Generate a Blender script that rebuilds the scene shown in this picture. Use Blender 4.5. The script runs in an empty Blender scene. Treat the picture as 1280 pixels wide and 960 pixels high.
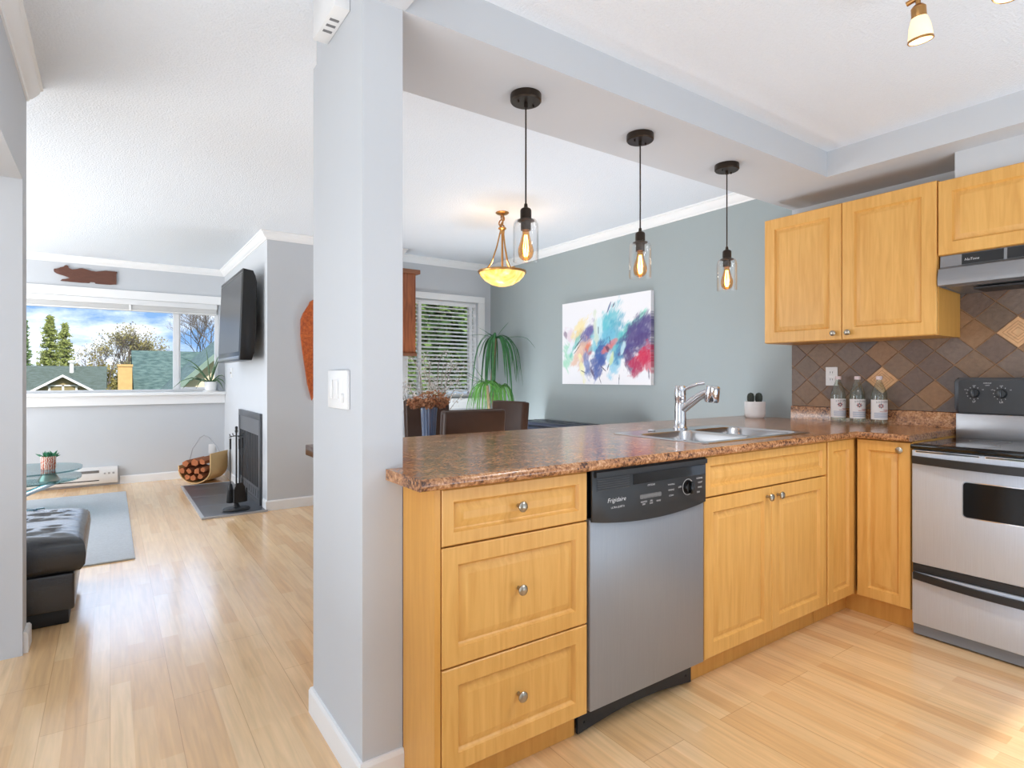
import bpy, bmesh, math, random
from mathutils import Vector, Matrix, noise

# ------------------------------------------------------------------ camera, world, lights
SC = bpy.context.scene
COL = SC.collection
PI = math.pi
R = math.radians

def S(r, g, b, a=1.0):
    f = lambda c: (c/255/12.92) if c/255 <= 0.04045 else ((c/255+0.055)/1.055)**2.4
    return (f(r), f(g), f(b), a)

cam_d = bpy.data.cameras.new('camera')
cam = bpy.data.objects.new('camera', cam_d)
COL.objects.link(cam)
cam.location = (0, 0, 1.2)
cam.rotation_euler = (R(90), 0, R(-34.9))
cam_d.sensor_width = 36
cam_d.lens = 36*720/1280
cam_d.shift_y = -8/1280
cam_d.clip_start = 0.02
cam_d.clip_end = 400
SC.camera = cam
SC.view_settings.view_transform = 'Standard'
SC.view_settings.look = 'None'
SC.view_settings.gamma = 1
SC.view_settings.exposure = 0.0
SC.view_settings.use_curve_mapping = False
SC.cycles.use_denoising = True
SC.cycles.max_bounces = 10
SC.cycles.diffuse_bounces = 6
SC.cycles.transparent_max_bounces = 24
SC.cycles.sample_clamp_indirect = 6

def area(name, loc, rot, sx, sy, power, color=(1, 1, 1)):
    l = bpy.data.lights.new(name, 'AREA')
    l.shape = 'RECTANGLE'; l.size = sx; l.size_y = sy
    l.energy = power; l.color = color
    o = bpy.data.objects.new(name, l); COL.objects.link(o)
    o.location = loc; o.rotation_euler = rot
    return o

def make_world():
    w = bpy.data.worlds.new('sky'); SC.world = w
    w.use_nodes = True
    nt = w.node_tree; nt.nodes.clear()
    out = nt.nodes.new('ShaderNodeOutputWorld'); bg = nt.nodes.new('ShaderNodeBackground')
    tc = nt.nodes.new('ShaderNodeTexCoord'); mp = nt.nodes.new('ShaderNodeMapping')
    mp.inputs['Scale'].default_value = (1, 1, 2.6)
    nz = nt.nodes.new('ShaderNodeTexNoise'); nz.inputs['Scale'].default_value = 6.5
    nz.inputs['Detail'].default_value = 7; nz.inputs['Roughness'].default_value = .6
    rp = nt.nodes.new('ShaderNodeValToRGB')
    rp.color_ramp.elements[0].position = .44; rp.color_ramp.elements[0].color = S(104, 138, 178)
    rp.color_ramp.elements[1].position = .66; rp.color_ramp.elements[1].color = S(226, 230, 234)
    sep = nt.nodes.new('ShaderNodeSeparateXYZ')
    gr = nt.nodes.new('ShaderNodeValToRGB')
    gr.color_ramp.elements[0].position = .485; gr.color_ramp.elements[0].color = (0, 0, 0, 1)
    gr.color_ramp.elements[1].position = .5; gr.color_ramp.elements[1].color = (1, 1, 1, 1)
    mr = nt.nodes.new('ShaderNodeMapRange'); mr.inputs[1].default_value = -1; mr.inputs[2].default_value = 1
    mx = nt.nodes.new('ShaderNodeMixRGB'); mx.inputs[1].default_value = S(130, 130, 118)
    L = nt.links.new
    L(tc.outputs['Generated'], mp.inputs[0]); L(mp.outputs[0], nz.inputs['Vector'])
    L(nz.outputs[0], rp.inputs[0]); L(tc.outputs['Generated'], sep.inputs[0])
    L(sep.outputs[2], mr.inputs[0]); L(mr.outputs[0], gr.inputs[0])
    L(gr.outputs[0], mx.inputs[0]); L(rp.outputs[0], mx.inputs[2])
    # brightness added to the sky above the visible part, for glare on the floor
    hz = nt.nodes.new('ShaderNodeMapRange'); hz.interpolation_type = 'SMOOTHSTEP'; hz.inputs[1].default_value = .14; hz.inputs[2].default_value = .26
    az = nt.nodes.new('ShaderNodeMapRange'); az.interpolation_type = 'SMOOTHSTEP'; az.inputs[1].default_value = .6; az.inputs[2].default_value = .9
    pr = nt.nodes.new('ShaderNodeMath'); pr.operation = 'MULTIPLY'; ma = nt.nodes.new('ShaderNodeMath'); ma.operation = 'MULTIPLY_ADD'
    ma.inputs[1].default_value = 5.0; ma.inputs[2].default_value = WORLD
    L(sep.outputs[2], hz.inputs[0]); L(sep.outputs[1], az.inputs[0]); L(hz.outputs[0], pr.inputs[0]); L(az.outputs[0], pr.inputs[1]); L(pr.outputs[0], ma.inputs[0]); L(ma.outputs[0], bg.inputs[1])
    L(mx.outputs[0], bg.inputs[0])
    L(bg.outputs[0], out.inputs[0])

WORLD = 2.2
make_world()
sun = bpy.data.lights.new('sun', 'SUN'); sun.energy = 4.6; sun.angle = R(.8); sun.color = (1, .97, .93)
so = bpy.data.objects.new('sun', sun); COL.objects.link(so); so.rotation_euler = (R(54.4), 0, 0)
# daylight entering by the patio door, the hall window and the window behind the camera
COOL = (.89, .945, 1)
COOL2 = (.83, .91, 1)
area('patio_daylight', (-3.42, 5.8, 1.25), (R(86), 0, R(-90)), 2.9, 2.0, 120, (.96, .98, 1))
area('hall_daylight', (-3.42, .6, 1.1), (R(88), 0, R(-90)), 4.0, 1.75, 36, COOL)
area('rear_daylight', (2.48, -2.12, 1.4), (R(90), 0, 0), .8, 1.3, 4, COOL)
# added fill lights aimed at the ceiling, unseen and not fixtures of the rooms
area('kitchen_added_fill', (2.3, -.9, .35), (R(180), 0, 0), 1.4, 1.2, 48, (.66, .83, 1))
area('hall_added_fill', (-1.5, .1, .4), (R(180), 0, 0), 1.8, 2.4, 112, COOL2)
area('living_added_fill', (-2.2, 5.6, .5), (R(180), 0, 0), 1.8, 2.6, 78, COOL)
area('dining_added_fill', (2.45, 2.72, .35), (R(180), 0, 0), .9, .45, 22, COOL2)
area('dining_corner_added_fill', (2.95, 4.75, .25), (R(180), 0, 0), .8, .4, 20, COOL2)

# ------------------------------------------------------------------ helpers
def tag(o, label=None, cat=None, group=None, kind=None):
    if label: o['label'] = label
    if cat: o['category'] = cat
    if group: o['group'] = group
    if kind: o['kind'] = kind
    return o

def thing(name, label, cat, loc=(0, 0, 0), rotz=0, group=None):
    o = bpy.data.objects.new(name, None); COL.objects.link(o)
    o.empty_display_size = .05
    o.location = loc; o.rotation_euler = (0, 0, rotz)
    return tag(o, label, cat, group)

class MB:
    def __init__(self): self.bm = bmesh.new()
    def _mi(self, faces, mi):
        if mi:
            for f in faces: f.material_index = mi
    def box(self, x0, x1, y0, y1, z0, z1, mi=0, bev=0, seg=2, M=None):
        c = [(x, y, z) for x in (x0, x1) for y in (y0, y1) for z in (z0, z1)]
        v = [self.bm.verts.new(M @ Vector(p) if M else p) for p in c]
        fs = [self.bm.faces.new([v[i] for i in q]) for q in
              ((0, 1, 3, 2), (4, 6, 7, 5), (0, 4, 5, 1), (2, 3, 7, 6), (0, 2, 6, 4), (1, 5, 7, 3))]
        self._mi(fs, mi)
        if bev:
            es = list({e for f in fs for e in f.edges})
            r = bmesh.ops.bevel(self.bm, geom=es, offset=bev, segments=seg, profile=.5, affect='EDGES')
            self._mi(r['faces'], mi)
        return self
    def poly(self, pts, mi=0):
        f = self.bm.faces.new([self.bm.verts.new(p) for p in pts]); self._mi([f], mi); return self
    def prism(self, pts, axis, a0, a1, mi=0, bev=0, seg=2):
        def P(p, a):
            return {'x': (a, p[0], p[1]), 'y': (p[0], a, p[1]), 'z': (p[0], p[1], a)}[axis]
        A = [self.bm.verts.new(P(p, a0)) for p in pts]; B = [self.bm.verts.new(P(p, a1)) for p in pts]
        n = len(pts)
        fs = [self.bm.faces.new(A[::-1]), self.bm.faces.new(B)]
        fs += [self.bm.faces.new((A[i], A[(i+1) % n], B[(i+1) % n], B[i])) for i in range(n)]
        self._mi(fs, mi)
        if bev:
            es = list(set(fs[0].edges) | set(fs[1].edges))
            r = bmesh.ops.bevel(self.bm, geom=es, offset=bev, segments=seg, profile=.5, affect='EDGES')
            self._mi(r['faces'], mi)
        return self
    def lathe(self, prof, c=(0, 0, 0), seg=32, mi=0, M=None, sx=1, sy=1):
        rings = []
        for r, z in prof:
            if r <= 1e-6:
                p = Vector((c[0], c[1], c[2]+z)); rings.append([self.bm.verts.new(M @ p if M else p)])
            else:
                ring = []
                for k in range(seg):
                    a = 2*PI*k/seg
                    p = Vector((c[0]+r*sx*math.cos(a), c[1]+r*sy*math.sin(a), c[2]+z))
                    ring.append(self.bm.verts.new(M @ p if M else p))
                rings.append(ring)
        fs = []
        for A, B in zip(rings, rings[1:]):
            if len(A) == 1 and len(B) == 1: continue
            for k in range(seg):
                q = (k+1) % seg
                if len(A) == 1: fs.append(self.bm.faces.new((A[0], B[q], B[k])))
                elif len(B) == 1: fs.append(self.bm.faces.new((A[k], A[q], B[0])))
                else: fs.append(self.bm.faces.new((A[k], A[q], B[q], B[k])))
        self._mi(fs, mi); return self
    def tube(self, path, r, seg=8, mi=0, cap=True, flat=1.0):
        P = [Vector(p) for p in path]; n = len(P)
        rs = r if isinstance(r, (list, tuple)) else [r]*n
        up = None; rings = []
        for i in range(n):
            t = (P[min(i+1, n-1)] - P[max(i-1, 0)]).normalized()
            if up is None:
                up = Vector((0, 0, 1)) if abs(t.z) < .9 else Vector((1, 0, 0))
            u = t.cross(up)
            if u.length < 1e-4: u = t.cross(Vector((0, 1, 0)))
            u.normalize(); w = u.cross(t).normalized(); up = w
            rings.append([self.bm.verts.new(P[i] + rs[i]*(math.cos(2*PI*k/seg)*u + flat*math.sin(2*PI*k/seg)*w)) for k in range(seg)])
        fs = []
        for A, B in zip(rings, rings[1:]):
            for k in range(seg):
                q = (k+1) % seg
                fs.append(self.bm.faces.new((A[k], A[q], B[q], B[k])))
        if cap:
            fs.append(self.bm.faces.new(rings[0][::-1])); fs.append(self.bm.faces.new(rings[-1]))
        self._mi(fs, mi); return self
    def ell(self, c, r, mi=0, seg=16, rings=10, M=None):
        r = (r, r, r) if isinstance(r, (int, float)) else r
        pr = [(math.sin(PI*i/rings), -math.cos(PI*i/rings)) for i in range(rings+1)]
        vs0 = len(self.bm.verts)
        T = Matrix.Translation(c) @ Matrix.Diagonal((r[0], r[1], r[2], 1))
        return self.lathe([(a if a > 1e-4 else 0, z) for a, z in pr], seg=seg, mi=mi, M=(M @ T if M else T))
    def sweep(self, path, prof, mi=0):
        """sweep a profile [(outward, z)] along a floor-plan polyline, room on the right-hand side, mitred corners"""
        n = len(path); rows = []
        for i, p in enumerate(path):
            ns = []
            if i > 0:
                d = Vector(p)-Vector(path[i-1]); d.normalize(); ns.append(Vector((d.y, -d.x)))
            if i < n-1:
                d = Vector(path[i+1])-Vector(p); d.normalize(); ns.append(Vector((d.y, -d.x)))
            m = ns[0] if len(ns) == 1 else (ns[0]+ns[1])/(1+ns[0].dot(ns[1]))
            rows.append([self.bm.verts.new((p[0]+m.x*o, p[1]+m.y*o, z)) for o, z in prof])
        k = len(prof); fs = []
        for A, B in zip(rows, rows[1:]):
            for j in range(k):
                fs.append(self.bm.faces.new((A[j], A[(j+1) % k], B[(j+1) % k], B[j])))
        fs.append(self.bm.faces.new(rows[0])); fs.append(self.bm.faces.new(rows[-1][::-1]))
        self._mi(fs, mi); return self
    def panel(self, u0, u1, v0, v1, put, frame=.055, mi=0, thick=.019):
        """raised-panel cabinet front; put(u, v, d) maps to the world, d = depth behind the face"""
        loops = [(0, thick), (0, .003), (.003, 0), (frame, 0), (frame+.004, .009), (frame+.009, .012),
                 (frame+.013, .011), (frame+.030, .0015), (frame+.034, .0015)]
        rows = []
        for ins, d in loops:
            rows.append([self.bm.verts.new(put(u, v, d)) for u, v in
                         ((u0+ins, v0+ins), (u1-ins, v0+ins), (u1-ins, v1-ins), (u0+ins, v1-ins))])
        fs = [self.bm.faces.new(rows[0][::-1])]
        for A, B in zip(rows, rows[1:]):
            for k in range(4):
                fs.append(self.bm.faces.new((A[k], A[(k+1) % 4], B[(k+1) % 4], B[k])))
        fs.append(self.bm.faces.new(rows[-1])); self._mi(fs, mi); return self
    def text(self, s, size, M, mi=0, align='CENTER', shear=0, sx=1.0):
        cu = bpy.data.curves.new('lettering', 'FONT'); cu.body = s; cu.size = size
        cu.align_x = align; cu.align_y = 'CENTER'; cu.shear = shear; cu.resolution_u = 2
        o = bpy.data.objects.new('lettering', cu); COL.objects.link(o)
        dg = bpy.context.evaluated_depsgraph_get(); dg.update()
        me = bpy.data.meshes.new_from_object(o.evaluated_get(dg))
        me.transform(M @ Matrix.Diagonal((sx, 1, 1, 1)))
        n0 = len(self.bm.faces); self.bm.from_mesh(me)
        self.bm.faces.ensure_lookup_table()
        for f in self.bm.faces[n0:]: f.material_index = mi
        bpy.data.objects.remove(o); bpy.data.curves.remove(cu); bpy.data.meshes.remove(me)
        return self

def obj(name, mb, mats, parent=None, smooth=38, world=False, recalc=True):
    bm = mb.bm
    if recalc: bmesh.ops.recalc_face_normals(bm, faces=bm.faces)
    me = bpy.data.meshes.new(name); bm.to_mesh(me); bm.free()
    for m in (mats if isinstance(mats, (list, tuple)) else [mats]): me.materials.append(m)
    if smooth:
        for p in me.polygons: p.use_smooth = True
        me.set_sharp_from_angle(angle=R(smooth))
    o = bpy.data.objects.new(name, me); COL.objects.link(o)
    if parent:
        o.parent = parent
        if world and parent.type == 'EMPTY': o.location = -parent.location
    return o

def struct(name, mb, mats, smooth=0):
    o = obj(name, mb, mats, smooth=smooth); o['kind'] = 'structure'; return o

def kids(o): return [c for c in COL.objects if c.parent == o]
def dup(root, loc=None, rotz=None, label=None, group=None):
    src = {}
    for c in COL.objects:
        if c.parent: src.setdefault(c.parent, []).append(c)
    def rec(o, p):
        c = o.copy(); COL.objects.link(c)
        if p: c.parent = p
        for k in src.get(o, []): rec(k, c)
        return c
    r = rec(root, None)
    if loc is not None: r.location = loc
    if rotz is not None: r.rotation_euler = (0, 0, rotz)
    if label: r['label'] = label
    if group: r['group'] = group
    return r

TXY = lambda x, y, z: Matrix.Translation((x, y, z)) @ Matrix.Rotation(R(90), 4, 'X')      # reads from -Y
TXX = lambda x, y, z: Matrix.Translation((x, y, z)) @ Matrix(((0, 0, -1, 0), (-1, 0, 0, 0), (0, 1, 0, 0), (0, 0, 0, 1)))  # reads from -X

# ------------------------------------------------------------------ materials
def nt_new(name):
    m = bpy.data.materials.new(name); m.use_nodes = True
    nt = m.node_tree; b = nt.nodes['Principled BSDF']
    return m, nt, b

def pm(name, col, rough=.5, metal=0, spec=.5, var=.06, vscale=8, stretch=(1, 1, 1), bump=0, bscale=60, emit=None, estr=0, coat=0):
    m, nt, b = nt_new(name); L = nt.links.new
    b.inputs['Roughness'].default_value = rough; b.inputs['Metallic'].default_value = metal
    b.inputs['Specular IOR Level'].default_value = spec; b.inputs['Coat Weight'].default_value = coat
    tc = nt.nodes.new('ShaderNodeTexCoord'); mp = nt.nodes.new('ShaderNodeMapping')
    mp.inputs['Scale'].default_value = stretch; L(tc.outputs['Object'], mp.inputs[0])
    n = nt.nodes.new('ShaderNodeTexNoise'); n.inputs['Scale'].default_value = vscale; n.inputs['Detail'].default_value = 4
    L(mp.outputs[0], n.inputs['Vector'])
    mx = nt.nodes.new('ShaderNodeMixRGB')
    mx.inputs[1].default_value = tuple(max(0, c*(1-var)) for c in col[:3])+(1,)
    mx.inputs[2].default_value = tuple(min(1, c*(1+var)) for c in col[:3])+(1,)
    L(n.outputs[0], mx.inputs[0]); L(mx.outputs[0], b.inputs['Base Color'])
    if bump:
        n2 = nt.nodes.new('ShaderNodeTexNoise'); n2.inputs['Scale'].default_value = bscale; n2.inputs['Detail'].default_value = 3
        L(mp.outputs[0], n2.inputs['Vector'])
        bp = nt.nodes.new('ShaderNodeBump'); bp.inputs['Strength'].default_value = bump; bp.inputs['Distance'].default_value = .01
        L(n2.outputs[0], bp.inputs['Height']); L(bp.outputs[0], b.inputs['Normal'])
    if emit:
        b.inputs['Emission Color'].default_value = emit; b.inputs['Emission Strength'].default_value = estr
    return m

def wood(name, c1, c2, scale=(28, 28, 2.2), rough=.38, spec=.45, bump=.02):
    m, nt, b = nt_new(name); L = nt.links.new
    tc = nt.nodes.new('ShaderNodeTexCoord'); mp = nt.nodes.new('ShaderNodeMapping'); mp.inputs['Scale'].default_value = scale
    n = nt.nodes.new('ShaderNodeTexNoise'); n.inputs['Scale'].default_value = 1.6; n.inputs['Detail'].default_value = 6; n.inputs['Distortion'].default_value = .8
    r = nt.nodes.new('ShaderNodeValToRGB'); r.color_ramp.elements[0].position = .3; r.color_ramp.elements[1].position = .7
    r.color_ramp.elements[0].color = c1; r.color_ramp.elements[1].color = c2
    L(tc.outputs['Object'], mp.inputs[0]); L(mp.outputs[0], n.inputs['Vector']); L(n.outputs[0], r.inputs[0]); L(r.outputs[0], b.inputs['Base Color'])
    b.inputs['Roughness'].default_value = rough; b.inputs['Specular IOR Level'].default_value = spec
    return m

def glass_mat(name, tint=(1, 1, 1, 1), refl=.12, rough=.02):
    m = bpy.data.materials.new(name); m.use_nodes = True; nt = m.node_tree; nt.nodes.clear(); L = nt.links.new
    o = nt.nodes.new('ShaderNodeOutputMaterial'); mix = nt.nodes.new('ShaderNodeMixShader')
    t = nt.nodes.new('ShaderNodeBsdfTransparent'); t.inputs[0].default_value = tint
    g = nt.nodes.new('ShaderNodeBsdfGlossy'); g.inputs['Roughness'].default_value = rough
    f = nt.nodes.new('ShaderNodeLayerWeight'); f.inputs[0].default_value = .5
    p = nt.nodes.new('ShaderNodeMath'); p.operation = 'POWER'; p.inputs[1].default_value = 3.0
    q = nt.nodes.new('ShaderNodeMath'); q.operation = 'MULTIPLY_ADD'; q.inputs[1].default_value = .75; q.inputs[2].default_value = refl*.3
    L(f.outputs['Facing'], p.inputs[0]); L(p.outputs[0], q.inputs[0])
    L(q.outputs[0], mix.inputs[0]); L(t.outputs[0], mix.inputs[1]); L(g.outputs[0], mix.inputs[2]); L(mix.outputs[0], o.inputs[0])
    return m

def attr_mat(name, rough=.7, spec=.3, bump=0, bscale=80, jitter=0):
    m, nt, b = nt_new(name); L = nt.links.new
    a = nt.nodes.new('ShaderNodeVertexColor'); a.layer_name = 'Col'
    src = a.outputs[0]
    if jitter:
        tc = nt.nodes.new('ShaderNodeTexCoord'); n = nt.nodes.new('ShaderNodeTexNoise'); n.inputs['Scale'].default_value = bscale; n.inputs['Detail'].default_value = 6
        L(tc.outputs['Object'], n.inputs['Vector'])
        mr = nt.nodes.new('ShaderNodeMapRange'); mr.inputs[3].default_value = 1-jitter; mr.inputs[4].default_value = 1+jitter; L(n.outputs[0], mr.inputs[0])
        mx = nt.nodes.new('ShaderNodeMixRGB'); mx.blend_type = 'MULTIPLY'; mx.inputs[0].default_value = 1
        L(src, mx.inputs[1]); L(mr.outputs[0], mx.inputs[2]); src = mx.outputs[0]
    L(src, b.inputs['Base Color']); b.inputs['Roughness'].default_value = rough; b.inputs['Specular IOR Level'].default_value = spec
    if bump:
        tc = nt.nodes.new('ShaderNodeTexCoord'); n = nt.nodes.new('ShaderNodeTexNoise'); n.inputs['Scale'].default_value = bscale; n.inputs['Detail'].default_value = 5
        L(tc.outputs['Object'], n.inputs['Vector'])
        bp = nt.nodes.new('ShaderNodeBump'); bp.inputs['Strength'].default_value = bump; bp.inputs['Distance'].default_value = .01
        L(n.outputs[0], bp.inputs['Height']); L(bp.outputs[0], b.inputs['Normal'])
    return m

def set_cols(o, fn):
    me = o.data; at = me.color_attributes.new('Col', 'FLOAT_COLOR', 'POINT')
    buf = []
    for i, v in enumerate(me.vertices): buf.extend(fn(i, v.co))
    at.data.foreach_set('color', buf)

def floor_mat():
    m, nt, b = nt_new('laminate_floor'); L = nt.links.new
    tc = nt.nodes.new('ShaderNodeTexCoord'); mp = nt.nodes.new('ShaderNodeMapping'); mp.inputs['Rotation'].default_value = (0, 0, R(90))
    L(tc.outputs['Object'], mp.inputs[0])
    def brick(w, h, mortar, c1, c2, cm, off=.37):
        k = nt.nodes.new('ShaderNodeTexBrick'); k.inputs['Scale'].default_value = 1; k.inputs['Brick Width'].default_value = w; k.inputs['Row Height'].default_value = h
        k.inputs['Mortar Size'].default_value = mortar; k.inputs['Color1'].default_value = c1; k.inputs['Color2'].default_value = c2; k.inputs['Mortar'].default_value = cm
        k.offset = off; k.offset_frequency = 2; k.inputs['Bias'].default_value = 0; L(mp.outputs[0], k.inputs['Vector']); return k
    k1 = brick(.62, .065, 0, S(224, 179, 126), S(240, 203, 154), S(218, 172, 122), .41)
    k2 = brick(1.24, .195, .0012, (1, 1, 1, 1), (.96, .95, .94, 1), (.72, .66, .58, 1), .33)
    mp2 = nt.nodes.new('ShaderNodeMapping'); mp2.inputs['Scale'].default_value = (38, 2.2, 1); L(tc.outputs['Object'], mp2.inputs[0])
    n = nt.nodes.new('ShaderNodeTexNoise'); n.inputs['Scale'].default_value = 1.5; n.inputs['Detail'].default_value = 6; n.inputs['Distortion'].default_value = .6; L(mp2.outputs[0], n.inputs['Vector'])
    mr = nt.nodes.new('ShaderNodeMapRange'); mr.inputs[1].default_value = .3; mr.inputs[2].default_value = .7; mr.inputs[3].default_value = .86; mr.inputs[4].default_value = 1.07; L(n.outputs[0], mr.inputs[0])
    m1 = nt.nodes.new('ShaderNodeMixRGB'); m1.blend_type = 'MULTIPLY'; m1.inputs[0].default_value = 1; L(k1.outputs[0], m1.inputs[1]); L(k2.outputs[0], m1.inputs[2])
    m2 = nt.nodes.new('ShaderNodeMixRGB'); m2.blend_type = 'MULTIPLY'; m2.inputs[0].default_value = 1; L(m1.outputs[0], m2.inputs[1]); L(mr.outputs[0], m2.inputs[2])
    L(m2.outputs[0], b.inputs['Base Color'])
    b.inputs['Roughness'].default_value = .24; b.inputs['Specular IOR Level'].default_value = .9
    b.inputs['Coat Weight'].default_value = .5; b.inputs['Coat Roughness'].default_value = .14
    return m

def granite_mat():
    m, nt, b = nt_new('brown_granite_laminate'); L = nt.links.new
    tc = nt.nodes.new('ShaderNodeTexCoord')
    n = nt.nodes.new('ShaderNodeTexNoise'); n.inputs['Scale'].default_value = 95; n.inputs['Detail'].default_value = 6; n.inputs['Roughness'].default_value = .7
    n2 = nt.nodes.new('ShaderNodeTexNoise'); n2.inputs['Scale'].default_value = 14; n2.inputs['Detail'].default_value = 4
    L(tc.outputs['Object'], n.inputs['Vector']); L(tc.outputs['Object'], n2.inputs['Vector'])
    ad = nt.nodes.new('ShaderNodeMath'); ad.operation = 'MULTIPLY_ADD'; ad.inputs[1].default_value = .35; L(n2.outputs[0], ad.inputs[0]); L(n.outputs[0], ad.inputs[2])
    r = nt.nodes.new('ShaderNodeValToRGB'); cr = r.color_ramp
    cr.elements[0].position = .50; cr.elements[0].color = S(48, 32, 25)
    cr.elements[1].position = .86; cr.elements[1].color = S(216, 176, 138)
    for p, c in ((.58, S(112, 74, 52)), (.66, S(164, 114, 76)), (.74, S(188, 134, 90))):
        e = cr.elements.new(p); e.color = c
    L(ad.outputs[0], r.inputs[0]); L(r.outputs[0], b.inputs['Base Color'])
    b.inputs['Roughness'].default_value = .17; b.inputs['Specular IOR Level'].default_value = .6
    return m

def shingle_mat(name, c1, c2):
    m, nt, b = nt_new(name); L = nt.links.new
    tc = nt.nodes.new('ShaderNodeTexCoord')
    n = nt.nodes.new('ShaderNodeTexNoise'); n.inputs['Scale'].default_value = 5; n.inputs['Detail'].default_value = 5
    mp = nt.nodes.new('ShaderNodeMapping'); mp.inputs['Scale'].default_value = (1, 1, 2.5); L(tc.outputs['Object'], mp.inputs[0]); L(mp.outputs[0], n.inputs['Vector'])
    r = nt.nodes.new('ShaderNodeValToRGB'); r.color_ramp.elements[0].position = .35; r.color_ramp.elements[1].position = .65
    r.color_ramp.elements[0].color = c1; r.color_ramp.elements[1].color = c2
    L(n.outputs[0], r.inputs[0]); L(r.outputs[0], b.inputs['Base Color']); b.inputs['Roughness'].default_value = .9
    return m

M_WALL = pm('white_wall_paint', S(200, 203, 207), .65, spec=.25, var=.01, bump=.03, bscale=250)
M_BLUE = pm('blue_grey_wall_paint', S(160, 169, 170), .6, spec=.25, var=.012, bump=.03, bscale=250)
M_CEIL = pm('stippled_ceiling', S(226, 231, 237), .8, spec=.15, var=.025, vscale=90, bump=.45, bscale=110)
M_TRIM = pm('white_trim_paint', S(238, 238, 238), .4, var=.008)
M_FLOOR = floor_mat()
M_MAPLE = wood('maple_veneer', S(214, 158, 80), S(230, 178, 100))
M_MAPLE_D = wood('maple_side_panel', S(210, 150, 70), S(221, 163, 82))
M_GRAN = granite_mat()
M_STEEL = pm('brushed_steel', S(200, 208, 220), .38, metal=.4, var=.09, vscale=3, stretch=(140, 140, 3))
M_STEELH = pm('brushed_steel_horizontal', S(172, 173, 176), .32, metal=.75, var=.09, vscale=3, stretch=(140, 3, 140))
M_DWSTEEL = pm('dishwasher_steel', S(150, 153, 158), .38, metal=.5, var=.08, vscale=3, stretch=(140, 140, 3))
M_HOOD = pm('range_hood_steel', S(150, 151, 154), .34, metal=.7, var=.09, vscale=3, stretch=(140, 3, 140))
M_CHROME = pm('chrome', S(225, 225, 228), .08, metal=1, var=.01)
M_NICKEL = pm('satin_nickel', S(170, 163, 150), .28, metal=1, var=.04)
M_BLACK = pm('black_plastic', S(34, 35, 37), .35, var=.08, vscale=30)
M_BLACKG = pm('black_gloss_glass', S(10, 10, 12), .07, spec=.6, var=.05)
M_IRON = pm('black_iron', S(24, 25, 28), .5, var=.15, vscale=40, bump=.15, bscale=90)
M_BRONZE = pm('oil_rubbed_bronze', S(58, 48, 40), .38, metal=.7, var=.12, vscale=20)
M_BRASS = pm('antique_brass', S(186, 140, 88), .3, metal=1, var=.08)
M_WHITEP = pm('white_plastic', S(232, 232, 232), .4, var=.01)
M_CERAM = pm('white_ceramic', S(240, 240, 240), .25, var=.01)
M_INK = pm('white_print', S(215, 215, 215), .6, var=.02)
M_GLASS = glass_mat('clear_jar_glass', refl=.16)
M_PANE = glass_mat('window_glass', refl=.04)
M_TGLASS = glass_mat('table_glass', tint=S(190, 222, 226), refl=.3)
M_BOTTLE = glass_mat('bottle_glass', tint=S(248, 251, 248), refl=.16)
M_LEATHER = pm('black_leather', S(34, 37, 43), .24, spec=.8, var=.12, vscale=30, bump=.12, bscale=140)
M_BROWNL = pm('brown_leather', S(62, 40, 28), .40, spec=.32, var=.25, vscale=14, bump=.1, bscale=160)
M_DARKW = pm('dark_wood', S(52, 34, 24), .35, var=.15, vscale=20)
M_REDW = wood('red_cedar', S(120, 64, 36), S(166, 96, 58), scale=(24, 24, 2))
M_TABLEW = wood('walnut_table', S(66, 44, 32), S(96, 66, 48), scale=(3, 30, 30), rough=.16)
M_LEAF = pm('green_leaf', S(52, 112, 60), .45, var=.45, vscale=22)
M_LEAFL = pm('fresh_green_leaf', S(98, 158, 70), .45, var=.35, vscale=22)

# ------------------------------------------------------------------ room shell
mb = MB(); mb.box(-3.5, 3.7, -2.2, 7.88, -.08, 0); struct('floor', mb, M_FLOOR)
mb = MB(); mb.box(-3.5, 3.7, -2.2, 7.88, 2.52, 2.62); struct('ceiling', mb, M_CEIL)
mb = MB(); mb.box(.73, 3.24, -2.2, 1.61, 2.445, 2.52); struct('ceiling_kitchen', mb, M_CEIL)
mb = MB()
mb.box(.597, 3.7, 1.61, 2.06, 2.305, 2.52); struct('ceiling_beam', mb, M_WALL)
mb = MB(); mb.box(3.24, 3.7, -2.2, 1.61, 2.305, 2.52); mb.box(.597, .73, -2.2, 1.61, 2.305, 2.52)
struct('ceiling_soffit', mb, M_WALL)
mb = MB(); mb.box(.597, .722, 1.61, 2.10, 0, 2.305); struct('wall_column', mb, M_WALL)

mb = MB(); YF = 7.88
mb.box(-3.65, 1.16, YF, YF+.15, -.1, 1.03).box(-3.65, 1.16, YF, YF+.15, 2.09, 2.62).box(-3.65, -1.7, YF, YF+.15, 1.03, 2.09).box(1.09, 1.16, YF, YF+.15, 1.03, 2.09)
struct('wall_far', mb, M_WALL)
mb = MB(); mb.box(1.16, 2.45, 5.52, 8.03, -.1, 2.62); struct('wall_fireplace', mb, M_WALL)
mb = MB()
mb.box(2.45, 3.7, 5.75, 5.9, -.1, .97).box(2.45, 3.7, 5.75, 5.9, 2.09, 2.62).box(2.45, 2.62, 5.75, 5.9, .97, 2.09).box(3.53, 3.7, 5.75, 5.9, .97, 2.09)
struct('wall_dining', mb, M_WALL)
mb = MB(); mb.box(3.7, 3.85, 2.066, 5.9, -.1, 2.62); struct('wall_right', mb, M_BLUE)
mb = MB(); mb.box(3.7, 3.85, -2.35, 2.066, -.1, 2.62); struct('wall_kitchen', mb, M_WALL)
mb = MB(); X0, X1 = -3.65, -3.5
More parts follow.
